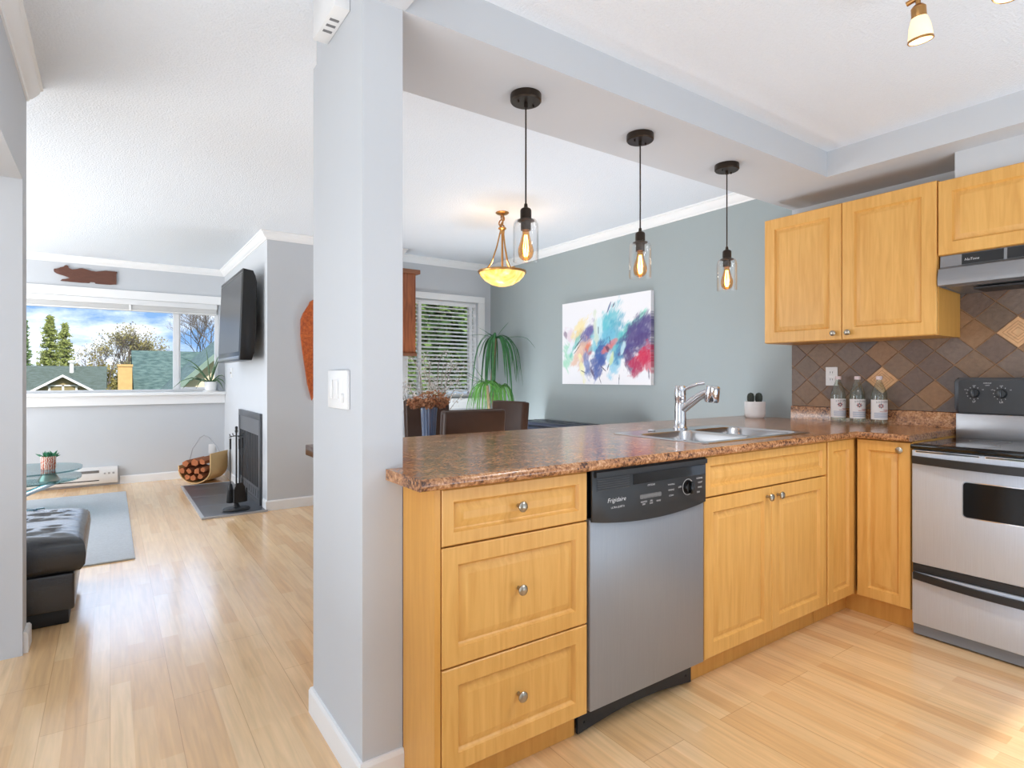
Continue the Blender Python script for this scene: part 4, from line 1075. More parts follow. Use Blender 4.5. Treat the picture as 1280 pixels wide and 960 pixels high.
obj('lower_leaves', mb, M_LEAFL, t, recalc=False)

t = thing('branch_arrangement', 'bare curly twigs with small pale buds standing in front of the dining window', 'branches', (2.80, 5.45, 0))
mb = MB(); mb.lathe([(0, .0005), (.10, .0005), (.12, .25), (.09, .50), (.05, .60), (.06, .64), (.045, .63), (.04, .58), (0, .5)], seg=28); obj('floor_vase', mb, M_CERAM, t)
rg = random.Random(8); mb = MB(); buds = []
for k in range(30):
    a = rg.uniform(0, 2*PI); sp = rg.uniform(.1, .42); hh = rg.uniform(.95, 1.42)
    pts = [Vector((0, 0, .55))]
    for i in range(1, 9):
        u = i/8
        pts.append(Vector((max(-.28, min(.55, math.cos(a)*sp*u*1.3+.03*math.sin(u*9+k))), max(-.3, min(.17, math.sin(a)*sp*.5*u+.03*math.cos(u*8+k))), .55+(hh-.55)*math.sin(u*PI*.62)/math.sin(PI*.62) if k % 3 else .55+(hh-.55)*u)))
        if i > 3: buds.append(pts[-1])
    mb.tube(pts, [.0055-.0032*i/8 for i in range(9)], seg=5)
obj('twigs', mb, pm('pale_twig', S(150, 138, 128), .8, var=.4, vscale=30), t)
mb = MB()
for p in buds:
    for _ in range(7):
        q = p+Vector((rg.gauss(0, .03), rg.gauss(0, .03), rg.gauss(0, .03))); q.y = min(q.y, .2); q.x = max(q.x, -.3)
        u = Vector((rg.gauss(0, 1), rg.gauss(0, 1), rg.gauss(0, 1))).normalized()*.014; v = u.orthogonal().normalized()*.009
        mb.poly([q-u, q-v, q+u, q+v])
obj('buds', mb, pm('pale_buds', S(226, 218, 212), .8, var=.1), t, smooth=0, recalc=False)

# wooden wall cabinet on the end of the chimney wall
t = thing('wall_box', 'reddish cedar box with a capped top hanging left of the dining window', 'wall cabinet', (2.40, 5.448, 1.42))
mb = MB(); mb.box(-.22, .155, -.070, .0715, .03, .835, bev=.003); obj('body', mb, M_REDW, t)
mb = MB(); mb.box(-.245, .202, -.085, .0715, .835, .880, bev=.006); obj('cap', mb, pm('cap_wood', S(134, 86, 58), .45, var=.15, vscale=20), t)
mb = MB(); mb.box(-.23, .165, -.080, .0715, 0, .03, bev=.004); obj('base', mb, pm('base_wood', S(124, 78, 52), .45, var=.15, vscale=20), t)

# ------------------------------------------------------------------ living room
t = thing('television', 'flat black television on a wall bracket above the fireplace', 'television', (1.158, 6.28, 1.77))
Mt = Matrix.Translation((-.138, -.03, 0)) @ Matrix.Rotation(R(2.2), 4, 'Y')
mb = MB(); mb.prism([(-.055, -.415), (-.055, .415), (.030, .405), (.052, .36), (.066, .30), (.074, -.10), (.060, -.22), (.070, -.34), (.05, -.41)], 'y', -.625, .625, bev=.012)
mb.bm.transform(Mt); tv = obj('housing', mb, pm('tv_black', S(17, 17, 18), .3, var=.08, vscale=30), t)
mb = MB(); mb.box(-.0575, -.055, -.585, .585, -.335, .375); mb.bm.transform(Mt); obj('screen', mb, pm('tv_screen', S(62, 62, 64), .34, spec=.5, var=.03), t)
M_SILV = pm('silver_strip', S(150, 150, 152), .3, metal=.8)
for a, b in ((-.405, -.375), (.378, .384)):
    mb = MB(); mb.box(-.0585, -.055, -.60, .60, a, b, bev=.001); mb.bm.transform(Mt); obj('trim_strip', mb, M_SILV, t)
mb = MB(); mb.box(-.010, 0, -.16, .16, -.16, .16).box(-.065, -.010, -.05, .05, -.06, .12); obj('wall_bracket', mb, M_BLACK, t)
t = thing('wall_jack', 'small white jack plate on the fireplace wall under the television', 'wall plate', (1.16, 7.36, 1.255))
mb = MB(); mb.box(-.007, -.0005, -.035, .035, -.057, .057, bev=.002); obj('plate', mb, M_WHITEP, t)
mb = MB(); mb.lathe([(0, .010), (.008, .010), (.009, 0), (0, 0)], seg=14, M=Matrix.Translation((-.007, 0, 0)) @ Matrix.Rotation(R(-90), 4, 'Y')); obj('jack', mb, M_NICKEL, t)

BEAR = [(-.497, 2.352), (-.490, 2.368), (-.476, 2.366), (-.458, 2.372), (-.437, 2.388), (-.412, 2.394), (-.402, 2.412), (-.385, 2.417), (-.372, 2.408), (-.366, 2.384), (-.340, 2.374), (-.306, 2.379), (-.277, 2.393), (-.249, 2.397), (-.213, 2.389), (-.17, 2.374), (-.126, 2.371), (-.082, 2.383), (-.038, 2.393), (.014, 2.391), (.06, 2.392), (.066, 2.384), (.056, 2.373), (.058, 2.249), (0, 2.240), (-.075, 2.239), (-.133, 2.240), (-.142, 2.256), (-.177, 2.256), (-.191, 2.241), (-.263, 2.239), (-.334, 2.240), (-.404, 2.242), (-.440, 2.243), (-.424, 2.262), (-.390, 2.268), (-.352, 2.278), (-.378, 2.290), (-.404, 2.302), (-.445, 2.310), (-.473, 2.320), (-.492, 2.334)]
mb = MB(); mb.prism(BEAR, 'y', 7.856, 7.8795, bev=.002)
o = obj('bear_carving', mb, pm('carved_bear_wood', S(98, 60, 46), .6, var=.35, vscale=14, stretch=(1, 1, 3), bump=.3, bscale=50)); tag(o, 'brown carved wooden bear silhouette on the wall above the big window', 'wall carving')
mb = MB()
L_ = [(1.567, 1.934), (1.532, 1.911), (1.516, 1.855), (1.472, 1.802), (1.449, 1.74), (1.449, 1.599), (1.465, 1.459), (1.488, 1.299), (1.512, 1.137), (1.548, .985)]
pts = L_ + [(3.16-x, z) for x, z in L_[::-1] if x < 1.575][1:]
mb.prism(pts, 'y', 5.492, 5.5195, bev=.008)
o = obj('paddle_carving', mb, None or wood('orange_carved_wood', S(150, 62, 20), S(206, 106, 44), scale=(30, 30, 30), rough=.5)); tag(o, 'orange carved wooden paddle-shaped plaque partly hidden by the white column', 'wall carving')

# fireplace
t = thing('fireplace_insert', 'dark grey metal fireplace front with a mesh curtain in the white chimney wall', 'fireplace', (1.159, 6.255, 0))
M_FP = pm('fireplace_grey', S(88, 90, 94), .4, metal=.5, var=.1)
mb = MB()
Y0, Y1 = -.54, .54
mb.box(-.022, 0, Y0, Y1, .80, .862, bev=.002).box(-.022, 0, Y0, Y0+.07, .012, .80, bev=.002).box(-.022, 0, Y1-.07, Y1, .012, .80, bev=.002).box(-.022, 0, Y0+.07, Y1-.07, .012, .045)
obj('frame', mb, M_FP, t)
mb = MB(); mb.box(-.018, 0, Y0+.07, Y1-.07, .655, .80); obj('hood_panel', mb, pm('fireplace_panel', S(112, 114, 118), .35, metal=.6), t)
mb = MB(); mb.box(-.004, 0, Y0+.07, Y1-.07, .045, .655); obj('firebox_back', mb, pm('firebox_black', S(12, 12, 13), .9), t)
mb = MB(); n = 90; rows = []
for i in range(n+1):
    y = Y0+.075+(Y1-Y0-.15)*i/n; x = -.010+.004*math.sin(i*.9)+.0015*math.sin(i*2.3)
    rows.append((mb.bm.verts.new((x, y, .16)), mb.bm.verts.new((x, y, .652))))
for A, B in zip(rows, rows[1:]): mb.bm.faces.new((A[0], B[0], B[1], A[1]))
obj('mesh_curtain', mb, pm('mesh_curtain', S(50, 51, 54), .5, metal=.6, var=.6, vscale=30, stretch=(1, 6, .6)), t)
mb = MB(); mb.box(-.016, -.004, Y0+.07, Y1-.07, .045, .16)
for k in range(9):
    y = Y0+.10+k*.105; mb.box(-.020, -.016, y, y+.075, .07, .135)
obj('lower_grille', mb, pm('grille_grey', S(104, 106, 110), .4, metal=.5), t)
mb = MB(); mb.box(.655, 1.157, 5.495, 7.23, .0005, .012)
for y in (5.99, 6.49, 6.95): mb.box(.655, 1.15, y, y+.014, .012, .0126, mi=1)
mb.box(.632, .655, 5.478, 7.243, .0005, .016, mi=2).box(.655, 1.157, 5.478, 5.495, .0005, .016, mi=2).box(.645, 1.157, 7.23, 7.243, .0005, .016, mi=2)
o = obj('hearth', mb, [pm('slate_hearth', S(72, 76, 82), .3, var=.15, vscale=12), pm('hearth_grout', S(120, 122, 125), .6), pm('hearth_edge', S(176, 178, 182), .35, metal=.3)], smooth=0)
tag(o, 'dark grey tile hearth on the floor in front of the fireplace', 'hearth')

# fireplace tools
bx, by = .93, 5.66
t = thing('fire_tool_stand', 'black iron fire tool stand on the dark hearth', 'fire tool stand', (bx, by, .0128))
mb = MB(); mb.lathe([(0, 0), (.11, 0), (.115, .008), (.105, .022), (.03, .03), (.018, .06), (0, .062)], seg=32, sx=1.0, sy=.75); obj('base', mb, M_IRON, t)
mb = MB(); mb.tube([(0, 0, .05), (0, 0, .70)], .0075, seg=10); mb.lathe([(0, .752), (.010, .748), (.013, .735), (.010, .722), (.014, .705), (.008, .69), (0, .69)], seg=14); obj('pole', mb, M_IRON, t)
mb = MB()
for a in (200, 20, 110, 290):
    c, s = math.cos(R(a)), math.sin(R(a)); mb.tube([(0, 0, .665), (.035*c, .035*s, .662), (.058*c, .058*s, .668), (.062*c, .062*s, .685)], .004, seg=6)
obj('hooks', mb, M_IRON, t)
def tool(name, label, cat, a):
    c, s = math.cos(R(a)), math.sin(R(a))
    t = thing(name, label, cat, (bx+.056*c, by+.056*s, .0128), R(a))
    mb = MB(); mb.tube([(0, 0, .23), (0, 0, .56)], .0045, seg=8); obj('rod', mb, M_IRON, t)
    mb = MB(); mb.tube([(0, 0, .55), (0, 0, .645)], [.008, .009], seg=10); mb.lathe([(.010, 0), (.013, .003), (.010, .006), (.007, .003), (.010, 0)], (0, 0, .655), seg=14); obj('handle', mb, M_IRON, t)
    return t
t = tool('ash_shovel', 'black ash shovel hanging at the front of the fire tool stand', 'shovel', 285)
mb = MB(); P = [(-.022, .25), (-.045, .21), (-.058, .11), (-.056, .075), (.056, .075), (.058, .11), (.045, .21), (.022, .25)]
A = [mb.bm.verts.new((.012, x, z)) for x, z in P]; B = [mb.bm.verts.new((.008, x*.98, z)) for x, z in P]
mb.bm.faces.new(A); mb.bm.faces.new(B[::-1])
for k in range(8): mb.bm.faces.new((A[k], A[(k+1) % 8], B[(k+1) % 8], B[k]))
mb.box(.010, .030, -.058, -.054, .08, .20).box(.010, .030, .054, .058, .08, .20); obj('scoop', mb, M_IRON, t)
t = tool('hearth_brush', 'black hearth brush hanging on the left of the fire tool stand', 'brush', 200)
mb = MB(); mb.lathe([(0, .245), (.014, .24), (.02, .215), (.024, .19), (0, .19)], seg=14); obj('ferrule', mb, M_IRON, t)
mb = MB(); mb.lathe([(.022, .19), (.028, .14), (.032, .075), (0, .07)], seg=18); obj('bristles', mb, pm('black_bristles', S(26, 26, 28), .9, var=.4, vscale=80), t)
t = tool('fire_poker', 'black iron poker hanging on the right of the fire tool stand', 'poker', 20)
mb = MB(); mb.tube([(0, 0, .24), (0, 0, .09), (0, 0, .075)], [.0045, .0045, .002], seg=8); mb.tube([(0, 0, .13), (.015, 0, .115), (.026, 0, .125)], .0035, seg=6); obj('hook_end', mb, M_IRON, t)

# log basket with its split logs
ang = R(-37); BC = (.885, 7.52, .0005)
t = thing('log_basket', 'tan curved log basket with a grey rope handle in the corner beside the fireplace', 'basket', BC, ang)
mb = MB(); n = 24; Rw = .185
def U(k, off): 
    a = PI+PI*k/n
    return ((Rw+off)*math.cos(a)*1.02, .167+ (Rw*.90+off)*math.sin(a))
prof = [U(k, 0) for k in range(n+1)]; inn = [U(k, -.012) for k in range(n+1)]
outl = [(prof[0][0], .205)]+prof+[(prof[-1][0], .34)]
inl = [(inn[0][0], .205)]+inn+[(inn[-1][0], .34)]
ys = (-.175, .185)
for (pa, pb) in ((outl, inl),):
    V = [[mb.bm.verts.new((x, y, z)) for x, z in q] for q in (pa, pb) for y in ys]
    Ao, Bo, Ai, Bi = V
    m = len(Ao)
    for k in range(m-1):
        mb.bm.faces.new((Ao[k], Ao[k+1], Bo[k+1], Bo[k])); mb.bm.faces.new((Ai[k], Bi[k], Bi[k+1], Ai[k+1]))
        mb.bm.faces.new((Ao[k], Ai[k], Ai[k+1], Ao[k+1])); mb.bm.faces.new((Bo[k], Bo[k+1], Bi[k+1], Bi[k]))
    for k in (0, m-1): mb.bm.faces.new((Ao[k], Bo[k], Bi[k], Ai[k]))
M_TAN = pm('tan_bent_panel', S(206, 168, 114), .6, var=.1, vscale=16)
obj('sling', mb, M_TAN, t)
mb = MB(); mb.tube([(-.181, .02, .21), (-.14, .02, .37), (-.05, .02, .50), (0.0, .02, .53), (.06, .02, .50), (.145, .02, .40), (.181, .02, .33)], .006, seg=8); obj('handle', mb, pm('grey_rope', S(166, 168, 172), .8, bump=.3, bscale=120), t)
LOGS = [('lowest log on the left of the basket', -.085, .072, .050), ('lowest log in the middle of the basket', .005, .062, .052), ('lowest log on the right of the basket', .095, .080, .048),
        ('second-row log at the far left of the basket', -.135, .150, .050), ('second-row log left of the middle of the basket', -.045, .145, .050), ('second-row log right of the middle of the basket', .050, .150, .052), ('second-row log at the far right of the basket', .140, .165, .045),
        ('top log on the left of the basket', -.095, .232, .056), ('thick top log in the middle of the basket', .010, .243, .062), ('top log on the right of the basket', .115, .250, .052)]
M_BARK = pm('log_side', S(150, 92, 58), .8, var=.35, vscale=10, stretch=(6, .6, 6), bump=.4, bscale=30)
M_END = pm('log_end', S(178, 104, 62), .8, var=.3, vscale=40, stretch=(1, 1, 1), bump=.3, bscale=70)
rg = random.Random(4)
for lab, lx, lz, lr in [(a, b*.88, .012+c*.95, d*.775) for a, b, c, d in LOGS]:
    m = Matrix.Rotation(ang, 4, 'Z')
    q = m @ Vector((lx, 0, 0))
    t = thing('firewood_log', 'reddish split firewood, '+lab, 'firewood', (BC[0]+q.x, BC[1]+q.y, lz), ang, 'split logs in the basket')
    k = rg.choice((5, 6)); a0 = rg.uniform(0, 6); pf = [(lr*1.0*rg.uniform(.74, 1.04)*math.cos(a0+2*PI*(i+rg.uniform(-.25, .25))/k), lr*1.0*rg.uniform(.70, 1.02)*math.sin(a0+2*PI*(i+rg.uniform(-.25, .25))/k)) for i in range(k)]
    y0 = -.20+rg.uniform(-.02, .02)
    mb = MB(); mb.prism(pf, 'y', y0, y0+.36, bev=.004, seg=1); obj('wood', mb, M_BARK, t, smooth=0)
    mb = MB(); mb.prism([(x*.985, z*.985) for x, z in pf], 'y', y0-.001, y0); obj('cut_end', mb, M_END, t, smooth=0)
t = thing('floor_outlet', 'white outlet on the far wall behind the log basket', 'outlet', (1.02, 7.8795, .33))
mb = MB(); mb.box(-.036, .036, -.007, -.0005, -.058, .058, bev=.002); obj('plate', mb, M_WHITEP, t)

# baseboard heater
t = thing('baseboard_heater', 'white electric baseboard heater under the big window', 'heater', (-.55, 7.88, 0))
mb = MB(); mb.prism([(-.001, .03), (-.060, .03), (-.070, .045), (-.070, .165), (-.045, .205), (-.001, .21)], 'x', -.68, .62, bev=.002); obj('housing', mb, pm('heater_white', S(232, 230, 228), .4), t)
mb = MB(); mb.box(-.66, .45, -.072, -.069, .150, .178, bev=.001); obj('top_grille', mb, pm('grille_dark', S(120, 118, 116), .5, var=.3, vscale=60, stretch=(4, 1, 1)), t)
mb = MB(); mb.box(-.66, .45, -.072, -.069, .062, .072); obj('bottom_slot', mb, M_BLACK, t)
mb = MB(); mb.lathe([(0, 0), (.010, 0), (.009, .008), (0, .008)], seg=14, M=TXY(.50, -.070, .14)); mb.box(.53, .55, -.0715, -.070, .13, .15).box(.57, .59, -.0715, -.070, .13, .15); obj('controls', mb, pm('control_grey', S(170, 168, 166), .5), t)

# big-window blind, raised
t = thing('raised_blind', 'white blind pulled up to the top of the big living room window', 'blind', (-.32, 7.90, 2.088))
mb = MB(); mb.box(-1.37, 1.395, -.055, .015, -.060, 0, bev=.004); obj('head_rail', mb, M_WHITEP, t)
mb = MB()
for k in range(9): mb.box(-1.36, 1.385, -.045, .005, -.066-k*.0052, -.0625-k*.0052)
obj('slat_stack', mb, pm('ivory_slats', S(230, 229, 227), .5), t, smooth=0)
mb = MB(); mb.box(-1.36, 1.385, -.048, .008, -.128, -.110, bev=.003); obj('bottom_rail', mb, pm('ivory_rail', S(228, 227, 225), .5), t)
mb = MB(); mb.box(.495, .515, -.060, -.055, -.128, -.062); obj('pull_tab', mb, M_TRIM, t)

# aloe on the sill
t = thing('potted_aloe', 'spiky aloe in a white pot on the living room window sill', 'potted plant', (1.0, 7.845, 1.0305))
mb = MB(); mb.lathe([(0, .012), (.052, .012), (.062, .02), (.068, .118), (.062, .12), (.058, .105), (0, .10)], seg=28); mb.lathe([(0, 0), (.078, 0), (.084, .012), (.070, .013), (0, .012)], seg=28); obj('pot', mb, M_CERAM, t)
mb = MB(); c = Vector((0, 0, .105))
for dx, dy, dz, bend in ((-.03, 0, .30, .0), (.10, -.02, .24, .05), (.14, .0, .27, .03), (-.19, -.03, .20, .06), (-.16, -.05, .14, .05), (.17, -.06, .05, .05), (.16, -.10, -.01, .06), (-.27, -.10, -.05, .10), (-.20, -.12, -.05, .10), (-.11, -.13, -.05, .08), (.04, -.13, .14, .06), (.13, -.12, -.06, .08)):
    dx, dz = dx*(1.55 if dx < 0 else 1), dz*1.45; e = c+Vector((min(dx, .150), dy, dz))
    mid = c+Vector((dx*.5, dy*.5, dz*.5+bend))
    mb.tube([c, c*.5+mid*.5, mid, mid*.5+e*.5+Vector((0, 0, bend*.3)), e], [.014, .016, .014, .010, .001], seg=6, flat=.5)
obj('leaves', mb, pm('aloe_green', S(92, 120, 88), .5, var=.3, vscale=20), t)

# rug, ottoman, coffee table
mb = MB(); mb.box(-2.2, .135, 4.545, 7.26, .0005, .012, bev=.004)
o = obj('rug', mb, pm('grey_woven_rug', S(202, 207, 212), .95, spec=.1, var=.3, vscale=55, stretch=(1, 4, 1), bump=.5, bscale=120)); tag(o, 'pale blue-grey woven rug on the living room floor', 'rug')
t = thing('ottoman', 'black leather ottoman at the left, beside the white wall end', 'ottoman', (-.62, 3.90, 0))
mb = MB(); mb.box(-.45, .455, -.35, .33, .0005, .075, bev=.006); obj('plinth', mb, pm('plinth_black', S(24, 25, 28), .5), t)
mb = MB(); mb.box(-.48, .478, -.385, .36, .075, .255, bev=.012, seg=3); obj('base', mb, M_LEATHER, t)
def cushion():
    mb = MB(); nx, ny = 46, 38; rw = []
    X, Y = .51, .405
    for j in range(ny+1):
        row = []
        for i in range(nx+1):
            u, v = -1+2*i/nx, -1+2*j/ny
            e = (1-abs(u)**7)*(1-abs(v)**7)
            z = .405+.045*e**.5
            wr = noise.noise(Vector((u*1.3, v*5.5+u*.9, 1.3)))
            z += -.014*max(0, 1-abs(wr)*7)*e+.004*noise.noise(Vector((u*3, v*3, 7)))
            row.append(mb.bm.verts.new((u*X, v*Y, z)))
        rw.append(row)
    for j in range(ny):
        for i in range(nx): mb.bm.faces.new((rw[j][i], rw[j][i+1], rw[j+1][i+1], rw[j+1][i]))
    bd = [rw[0][i] for i in range(nx+1)]+[rw[j][nx] for j in range(1, ny+1)]+[rw[ny][i] for i in range(nx-1, -1, -1)]+[rw[j][0] for j in range(ny-1, 0, -1)]
    prev = bd
    for z, k in ((.385, 1.018), (.34, 1.028), (.295, 1.02), (.268, .985), (.258, .94)):
        ring = [mb.bm.verts.new((v.co.x*k, v.co.y*k, z+.006*noise.noise(Vector((v.co.x*6, v.co.y*6, z*9))))) for v in bd]
        m = len(ring)
        for q in range(m): mb.bm.faces.new((prev[q], prev[(q+1) % m], ring[(q+1) % m], ring[q]))
        prev = ring
    mb.bm.faces.new(prev)
    return mb
obj('cushion', cushion(), M_LEATHER, t, smooth=60)
t = thing('coffee_table', 'two-tier oval glass coffee table on crossed chrome legs, behind the ottoman', 'coffee table', (-.78, 6.36, 0.0125))
def oval(a, b, n=56, p=2.6): return [(math.copysign(abs(math.cos(2*PI*k/n))**(2/p), math.cos(2*PI*k/n))*a, math.copysign(abs(math.sin(2*PI*k/n))**(2/p), math.sin(2*PI*k/n))*b) for k in range(n)]
mb = MB(); mb.prism(oval(.58, .42), 'z', .396, .408, bev=.003); obj('upper_glass', mb, M_TGLASS, t)
mb = MB(); mb.prism(oval(.575, .44), 'z', .318, .330, bev=.003); obj('lower_glass', mb, M_TGLASS, t)
for s in (-1, 1):
    mb = MB(); mb.tube([(s*.40, -.24, .316), (-s*.18, .10, .026)], .022, seg=10); mb.tube([(-s*.18, .10, .024), (-s*.30, .17, .024)], .022, seg=10); obj('leg', mb, M_CHROME, t)
for dx, dy in ((.36, -.20), (-.36, -.20), (0, .26)):
    mb = MB(); mb.lathe([(0, .3305), (.075, .3305), (.07, .345), (.05, .38), (.05, .3955), (0, .3955)], (dx, dy, 0), seg=20); obj('spacer', mb, M_NICKEL, t)
mb = MB(); mb.tube([(-.2, .26, .316), (.05, .26, .03), (.25, .1, .024)], .022, seg=10); obj('leg', mb, pm('blue_steel_leg', S(110, 122, 136), .3, metal=.8), t)
t = thing('potted_succulent', 'small green succulent in an orange and white patterned pot on the glass coffee table', 'potted plant', (-.43, 6.26, .421))
def pat():
    m, nt, b = nt_new('orange_white_pattern'); L = nt.links.new
    tc = nt.nodes.new('ShaderNodeTexCoord'); w = nt.nodes.new('ShaderNodeTexWave'); w.inputs['Scale'].default_value = 22; w.inputs['Distortion'].default_value = 5; w.inputs['Detail Scale'].default_value = 2
    r = nt.nodes.new('ShaderNodeValToRGB'); r.color_ramp.interpolation = 'CONSTANT'; r.color_ramp.elements[0].color = S(196, 96, 62); r.color_ramp.elements[1].position = .55; r.color_ramp.elements[1].color = S(238, 224, 212)
    L(tc.outputs['Object'], w.inputs['Vector']); L(w.outputs['Fac'], r.inputs[0]); L(r.outputs[0], b.inputs['Base Color']); b.inputs['Roughness'].default_value = .4
    return m
mb = MB(); mb.lathe([(0, .0005), (.046, .0005), (.051, .008), (.053, .112), (.048, .112), (.046, .10), (0, .096)], seg=28); obj('pot', mb, pat(), t)
mb = MB(); rg = random.Random(6)
for k in range(46):
    a = rg.uniform(0, 2*PI); l = rg.uniform(.035, .065); e = rg.uniform(.2, 1.3); d = Vector((math.cos(a)*math.cos(e), math.sin(a)*math.cos(e), math.sin(e)))
    b0 = Vector((rg.gauss(0, .02), rg.gauss(0, .02), .104)); mb.tube([b0, b0+d*l*.5, b0+d*l], [.007, .009, .001], seg=5)
obj('foliage', mb, pm('succulent_green', S(46, 122, 84), .5, var=.4, vscale=40), t)

# ------------------------------------------------------------------ outside the windows
mb = MB(); mb.box(-60, 60, 8.3, 140, -3.2, -3.0); struct('ground', mb, pm('lawn', S(112, 122, 84), .95, var=.3, vscale=.6))
M_SH1 = shingle_mat('teal_shingles', S(66, 90, 86), S(104, 126, 118))
M_SH2 = shingle_mat('mossy_shingles', S(78, 88, 74), S(98, 110, 100))
M_CREAM = pm('cream_siding', S(240, 222, 190), .8, var=.04, vscale=2)
M_TANW = pm('tan_chimney_stucco', S(214, 172, 112), .9, var=.22, vscale=7)
t = thing('house', 'house with a large teal shingle roof and a tan chimney outside the big window', 'house', (4.8, 26, -3))
def roofslab(mb, eave1, ridge, eave2, axis, a0, a1, th=.14):
    for p, q in ((eave1, ridge), (ridge, eave2)):
        mb.prism([p, q, (q[0], q[1]+th), (p[0], p[1]+th)], axis, a0, a1)
mb = MB(); mb.prism([(22.6, -3), (31.4, -3), (31.4, -.35), (27, 2.1), (22.6, -.35)], 'x', .85, 9.0); obj('wall', mb, pm('slate_siding', S(92, 100, 112), .8), t, world=True)
mb = MB(); roofslab(mb, (21.9, -.65), (27, 2.13), (32.1, -.65), 'x', .68, 9.2); obj('roof', mb, M_SH1, t, world=True)
mb = MB(); mb.box(.22, .63, 24.0, 24.8, -3, 1.58).box(.20, .65, 23.97, 24.83, 1.58, 1.66); obj('chimney', mb, M_TANW, t, world=True)
mb = MB(); mb.tube([(2.1, 25.4, 1.2), (2.1, 25.4, 1.62)], .06, seg=8); obj('roof_vent', mb, pm('vent_grey', S(90, 96, 98), .6), t, world=True)
mb = MB(); mb.prism([(1.75, -3), (5.65, -3), (5.65, .85), (3.7, 2.72), (1.75, .85)], 'y', 20.2, 24.5); obj('gable_wall', mb, M_CREAM, t, world=True)
mb = MB(); roofslab(mb, (1.40, .56), (3.7, 2.78), (6.0, .56), 'y', 19.75, 26, th=.16); obj('gable_roof', mb, M_SH1, t, world=True)
mb = MB()
for p, q in (((1.36, .52), (3.7, 2.78)), ((3.7, 2.78), (6.04, .52))): mb.prism([p, q, (q[0], q[1]+.2), (p[0], p[1]+.2)], 'y', 19.68, 19.75)
obj('rake_board', mb, pm('green_grey_board', S(128, 148, 132), .7), t, world=True)
t = thing('bungalow', 'low house with a mossy roof and white-trimmed gable outside the big window', 'house', (-4, 38, -3))
mb = MB(); mb.box(-9, -.5, 36.6, 43.4, -3, .5); obj('wall', mb, pm('brown_siding', S(132, 120, 104), .85), t, world=True)
mb = MB(); roofslab(mb, (35.6, .15), (40, 1.72), (44.4, .15), 'x', -9.4, -.15, th=.12); obj('roof', mb, M_SH2, t, world=True)
mb = MB(); mb.prism([(-2.75, -3), (-.85, -3), (-.85, .62), (-1.8, 1.20), (-2.75, .62)], 'y', 34.0, 37.5); obj('gable_wall', mb, pm('brown_gable', S(150, 134, 92), .85, var=.3, vscale=5), t, world=True)
mb = MB(); roofslab(mb, (-2.98, .50), (-1.8, 1.24), (-.62, .50), 'y', 33.7, 38, th=.07); obj('gable_roof', mb, M_SH2, t, world=True)
mb = MB()
for p, q in (((-2.98, .49), (-1.8, 1.23)), ((-1.8, 1.23), (-.62, .49))): mb.prism([p, q, (q[0], q[1]+.11), (p[0], p[1]+.11)], 'y', 33.62, 33.7)
for x in (-2.3, -1.8, -1.3): mb.box(x-.04, x+.04, 33.93, 34, .3, .85)
mb.box(-2.5, -1.1, 33.93, 34, .80, .86)
obj('white_trim', mb, pm('white_outdoor_trim', S(240, 236, 226), .7), t, world=True)
mb = MB(); mb.tube([(-1.7, 39, 1.4), (-1.7, 39, 2.0)], .10, seg=10); mb.lathe([(0, 2.14), (.16, 2.1), (.16, 2.0), (0, 2.0)], (-1.7, 39, 0), seg=12); obj('roof_vent', mb, pm('white_vent', S(230, 228, 220), .7), t, world=True)

M_BARKO = pm('tree_bark', S(112, 102, 92), .9, var=.3, vscale=5)
def leaf(mb, p, s, rg, flat=.6):
    u = Vector((rg.gauss(0, 1), rg.gauss(0, 1), rg.gauss(0, flat))).normalized()*s; v = u.cross(Vector((rg.gauss(0, 1), rg.gauss(0, 1), rg.gauss(0, 1)))).normalized()*s*.5
    mb.poly([p-u, p-v, p+u, p+v])
def conifer(label, x, y, zb, zt, rad, n, s, mat, seed, group):
    rg = random.Random(seed); t = thing('conifer_tree', label, 'tree', (x, y, zb), 0, group); H = zt-zb
    mb = MB(); mb.tube([(0, 0, 0), (0, 0, H*.97)], [.16, .02], seg=7); obj('trunk', mb, M_BARKO, t)
    mb = MB()
    nb = int(n/22)
    for i in range(nb):
        u = rg.random()**.85; z = H*(.12+.86*u); r = rad*(1-u)**.8*rg.uniform(.55, 1.1)+.05; a = rg.uniform(0, 2*PI)
        d = Vector((math.cos(a), math.sin(a), -.18+.3*rg.random()))
        for k in range(22):
            q = rg.uniform(.15, 1)
            p = Vector((0, 0, z))+d*r*q+Vector((rg.gauss(0, s*.7), rg.gauss(0, s*.7), rg.gauss(0, s*.5)))
            leaf(mb, p, s*rg.uniform(.6, 1.2), rg)
    obj('foliage', mb, mat, t, smooth=0, recalc=False)
M_EV1 = pm('evergreen_yellow_green', S(150, 158, 84), .8, var=.6, vscale=3)  # yellow-green foliage, lighter than the far-left evergreen
M_EV2 = pm('evergreen_dark', S(112, 138, 76), .8, var=.75, vscale=3.5)
G = 'evergreens beyond the houses'
conifer('tall evergreen left of the middle, highest of the group outside the big window', -3.15, 47, -3, 5.25, 1.45, 9000, .085, M_EV1, 1, G)
conifer('evergreen just right of the tallest one outside the big window', -2.72, 53, -3, 5.3, 1.6, 8000, .095, M_EV1, 2, G)
conifer('evergreen at the far left edge of the big window', -4.25, 45, -3, 4.75, .85, 7000, .085, M_EV2, 3, G)
